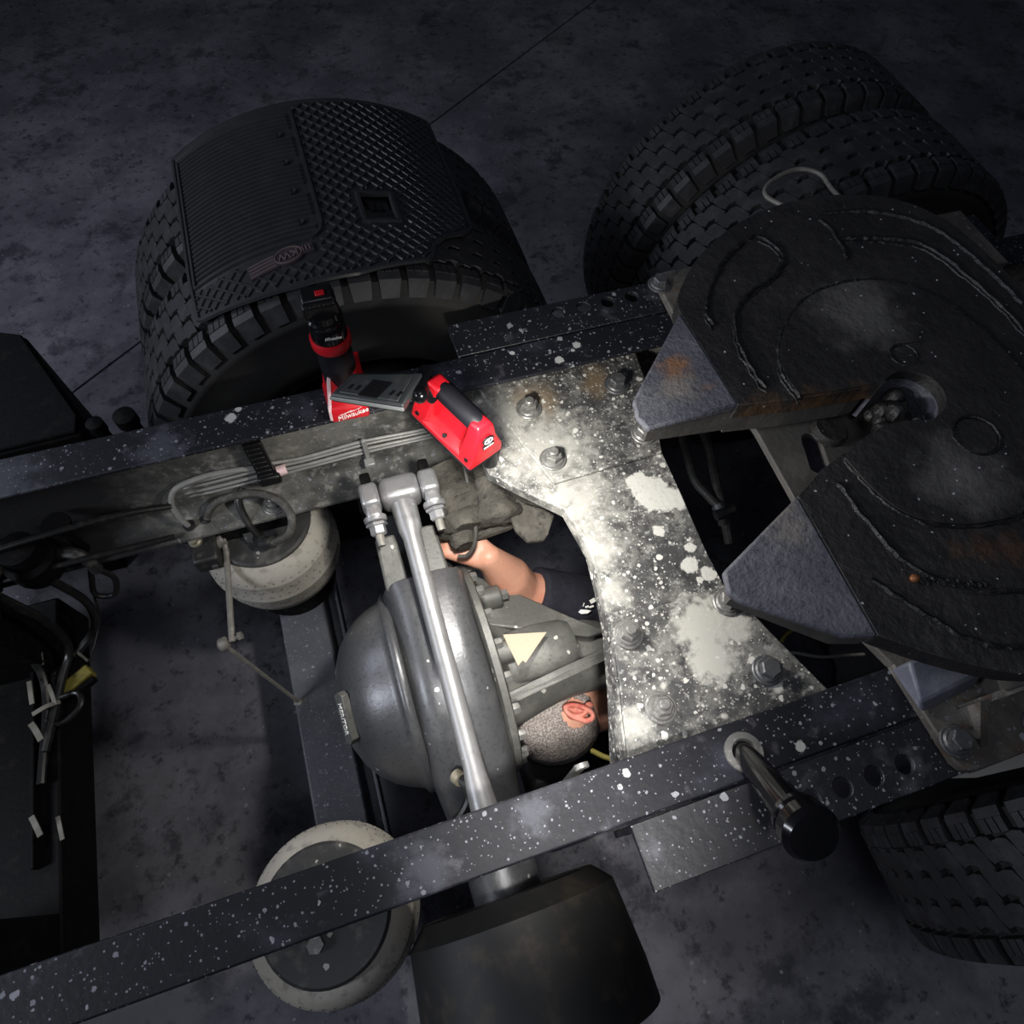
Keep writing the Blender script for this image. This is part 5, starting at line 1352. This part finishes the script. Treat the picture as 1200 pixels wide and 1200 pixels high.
# valve cluster under the far rail at left
vc = thing('valve_cluster', 'dark brake valve cluster with elbows under the far rail at left', 'valve', (-0.95, 0.37, 0.73))
obj('valve_body', M().lathe([(0, 0), (0.045, 0), (0.048, 0.01), (0.048, 0.05), (0.035, 0.055), (0.035, 0.09), (0.0, 0.10)], (-0.95, 0.357, 0.73), (0, 0, 1), 28), 'dark_metal', vc)
obj('valve_body', M().box((-1.06, 0.36, 0.77), (0.09, 0.08, 0.07)), 'dark_metal', vc, bevel=0.006)
obj('elbow', M().tube(cr([(-0.91, 0.36, 0.76), (-0.875, 0.35, 0.765), (-0.86, 0.34, 0.74), (-0.86, 0.335, 0.71)], 5), 0.012, 10), 'valve_black', vc)
obj('elbow', M().tube(cr([(-0.99, 0.34, 0.80), (-0.99, 0.31, 0.815), (-1.0, 0.28, 0.80), (-1.02, 0.26, 0.76)], 5), 0.012, 10), 'valve_black', vc)
obj('stud', M().cyl((-0.87, 0.375, 0.73), (-0.87, 0.375, 0.83), 0.009, None, 10).lathe([(0.022, 0), (0.026, 0.004), (0.026, 0.010)], (-0.87, 0.375, 0.83), (0, 0, 1), 20), 'dark_metal', vc)
labs = ['first black hose from left, hanging down to the rear crossmember', 'second black hose from left, hanging to the rear crossmember', 'third black hose from left, nearest the floor patch', 'black looped hose hanging beside the small tag cord']
ps = [[(-1.06, 0.33, 0.78), (-1.07, 0.29, 0.70), (-1.055, 0.25, 0.58), (-1.05, 0.18, 0.53), (-1.06, 0.0, 0.53)],
      [(-1.00, 0.29, 0.78), (-0.985, 0.28, 0.66), (-0.995, 0.26, 0.55), (-1.02, 0.20, 0.53), (-1.05, 0.06, 0.535)],
      [(-0.93, 0.32, 0.74), (-0.925, 0.32, 0.62), (-0.955, 0.31, 0.52), (-1.00, 0.27, 0.50), (-1.04, 0.22, 0.52)],
      [(-0.86, 0.335, 0.715), (-0.850, 0.335, 0.66), (-0.872, 0.325, 0.61), (-0.905, 0.33, 0.62), (-0.885, 0.34, 0.68), (-0.868, 0.345, 0.72)]]
for lab, p in zip(labs, ps): hose('hanging_hose', lab, p, 0.0085 if 'loop' not in lab else 0.006, 'hose_black')
for lab, p in (('long dusty conduit bending along the far rail lower edge', [(-1.12, 0.345, 0.74), (-1.02, 0.335, 0.755), (-0.92, 0.332, 0.765), (-0.80, 0.338, 0.755), (-0.70, 0.35, 0.735)]),
               ('thin conduit above, arching over the valve cluster', [(-1.1, 0.36, 0.82), (-1.0, 0.345, 0.845), (-0.88, 0.35, 0.85), (-0.76, 0.365, 0.835), (-0.68, 0.38, 0.80)])):
    hose('conduit', lab, p, 0.006, 'hose_black', 'conduit')
hose('tag_cord', 'thin dark cord from the far rail down to the yellow banded block', [(-0.89, 0.34, 0.66), (-0.935, 0.36, 0.56), (-0.945, 0.33, 0.52), (-0.965, 0.28, 0.50), (-0.978, 0.238, 0.50)], 0.003, 'hose_black', 'cord')
yb_ = thing('brush_block', 'black bristled block with a dull yellow band dangling at left edge', 'brush', (-1.01, 0.2, 0.48))
Tb = frame_T((-1.005, 0.205, 0.505), (0.060, 0.035, 0), (-0.030, 0.055, 0))
obj('block', M().box((0, 0.020, 0), (0.066, 0.030, 0.022), Tb).box((0, -0.028, 0), (0.060, 0.012, 0.020), Tb), 'dark_metal', yb_, bevel=0.003)
obj('band', M().box((0, -0.007, 0.001), (0.070, 0.026, 0.026), Tb), 'yellow_strap', yb_, bevel=0.003)
b = M()
for k in range(26): b.cyl(Tb @ Vector((-0.032 + 0.0026 * k, 0.034, random.uniform(-.008, .008))), Tb @ Vector((-0.033 + 0.0027 * k + random.uniform(-.002, .002), 0.045, random.uniform(-.008, .01))), 0.0011, 0.0008, 4)
g = obj('bristles', b, 'dark_metal', yb_); g['kind'] = 'stuff'
obj('wire_end', M().cyl(Tb @ Vector((0.036, 0.045, 0.005)), Tb @ Vector((0.040, 0.015, 0.004)), 0.003, None, 8), 'white_tie', yb_)
ties = [('pale cable tie end sticking out at the left edge, topmost', (-1.050, 0.275, 0.555), (-1.046, 0.235, 0.555), 0.016),
        ('pale vertical tie on the left bundle, second from top', (-1.066, 0.205, 0.56), (-1.060, 0.155, 0.56), 0.014),
        ('pale curved tie beside the yellow banded block', (-1.035, 0.19, 0.55), (-1.022, 0.145, 0.55), 0.012),
        ('pale folded tie under the yellow banded block', (-1.062, 0.135, 0.555), (-1.015, 0.150, 0.545), 0.014),
        ('pale tie pointing down the left bundle, third group', (-1.065, 0.118, 0.555), (-1.046, 0.078, 0.555), 0.018),
        ('pale tie scrap at the lower left corner, left one', (-1.066, -0.060, 0.55), (-1.050, -0.100, 0.55), 0.016),
        ('pale tie scrap at the lower left corner, right one', (-1.030, -0.070, 0.53), (-1.022, -0.115, 0.53), 0.012)]
for lab, a, c, w_ in ties:
    a, c = Vector(a), Vector(c); m_ = (a + c) / 2 + Vector((0.004, 0, 0.008))
    P = cr([a, m_, c], 5); d = (c - a).normalized(); sd = Vector((-d.y, d.x, 0)).normalized() * w_ / 3.2
    b = M().loft([[p - sd, p + sd, p + sd + Vector((0, 0, 0.003)), p - sd + Vector((0, 0, 0.003))] for p in P])
    tag(obj('cable_tie', b, 'white_tie', base=tuple(a)), lab, 'cable tie', 'pale cable ties at left edge')
hose('black_loop_hose', 'glossy black hose loop beside the pale ties at left edge', [(-1.05, 0.125, 0.53), (-1.02, 0.110, 0.53), (-0.985, 0.135, 0.53), (-0.99, 0.165, 0.53), (-1.03, 0.165, 0.53)], 0.006, 'hose_black')
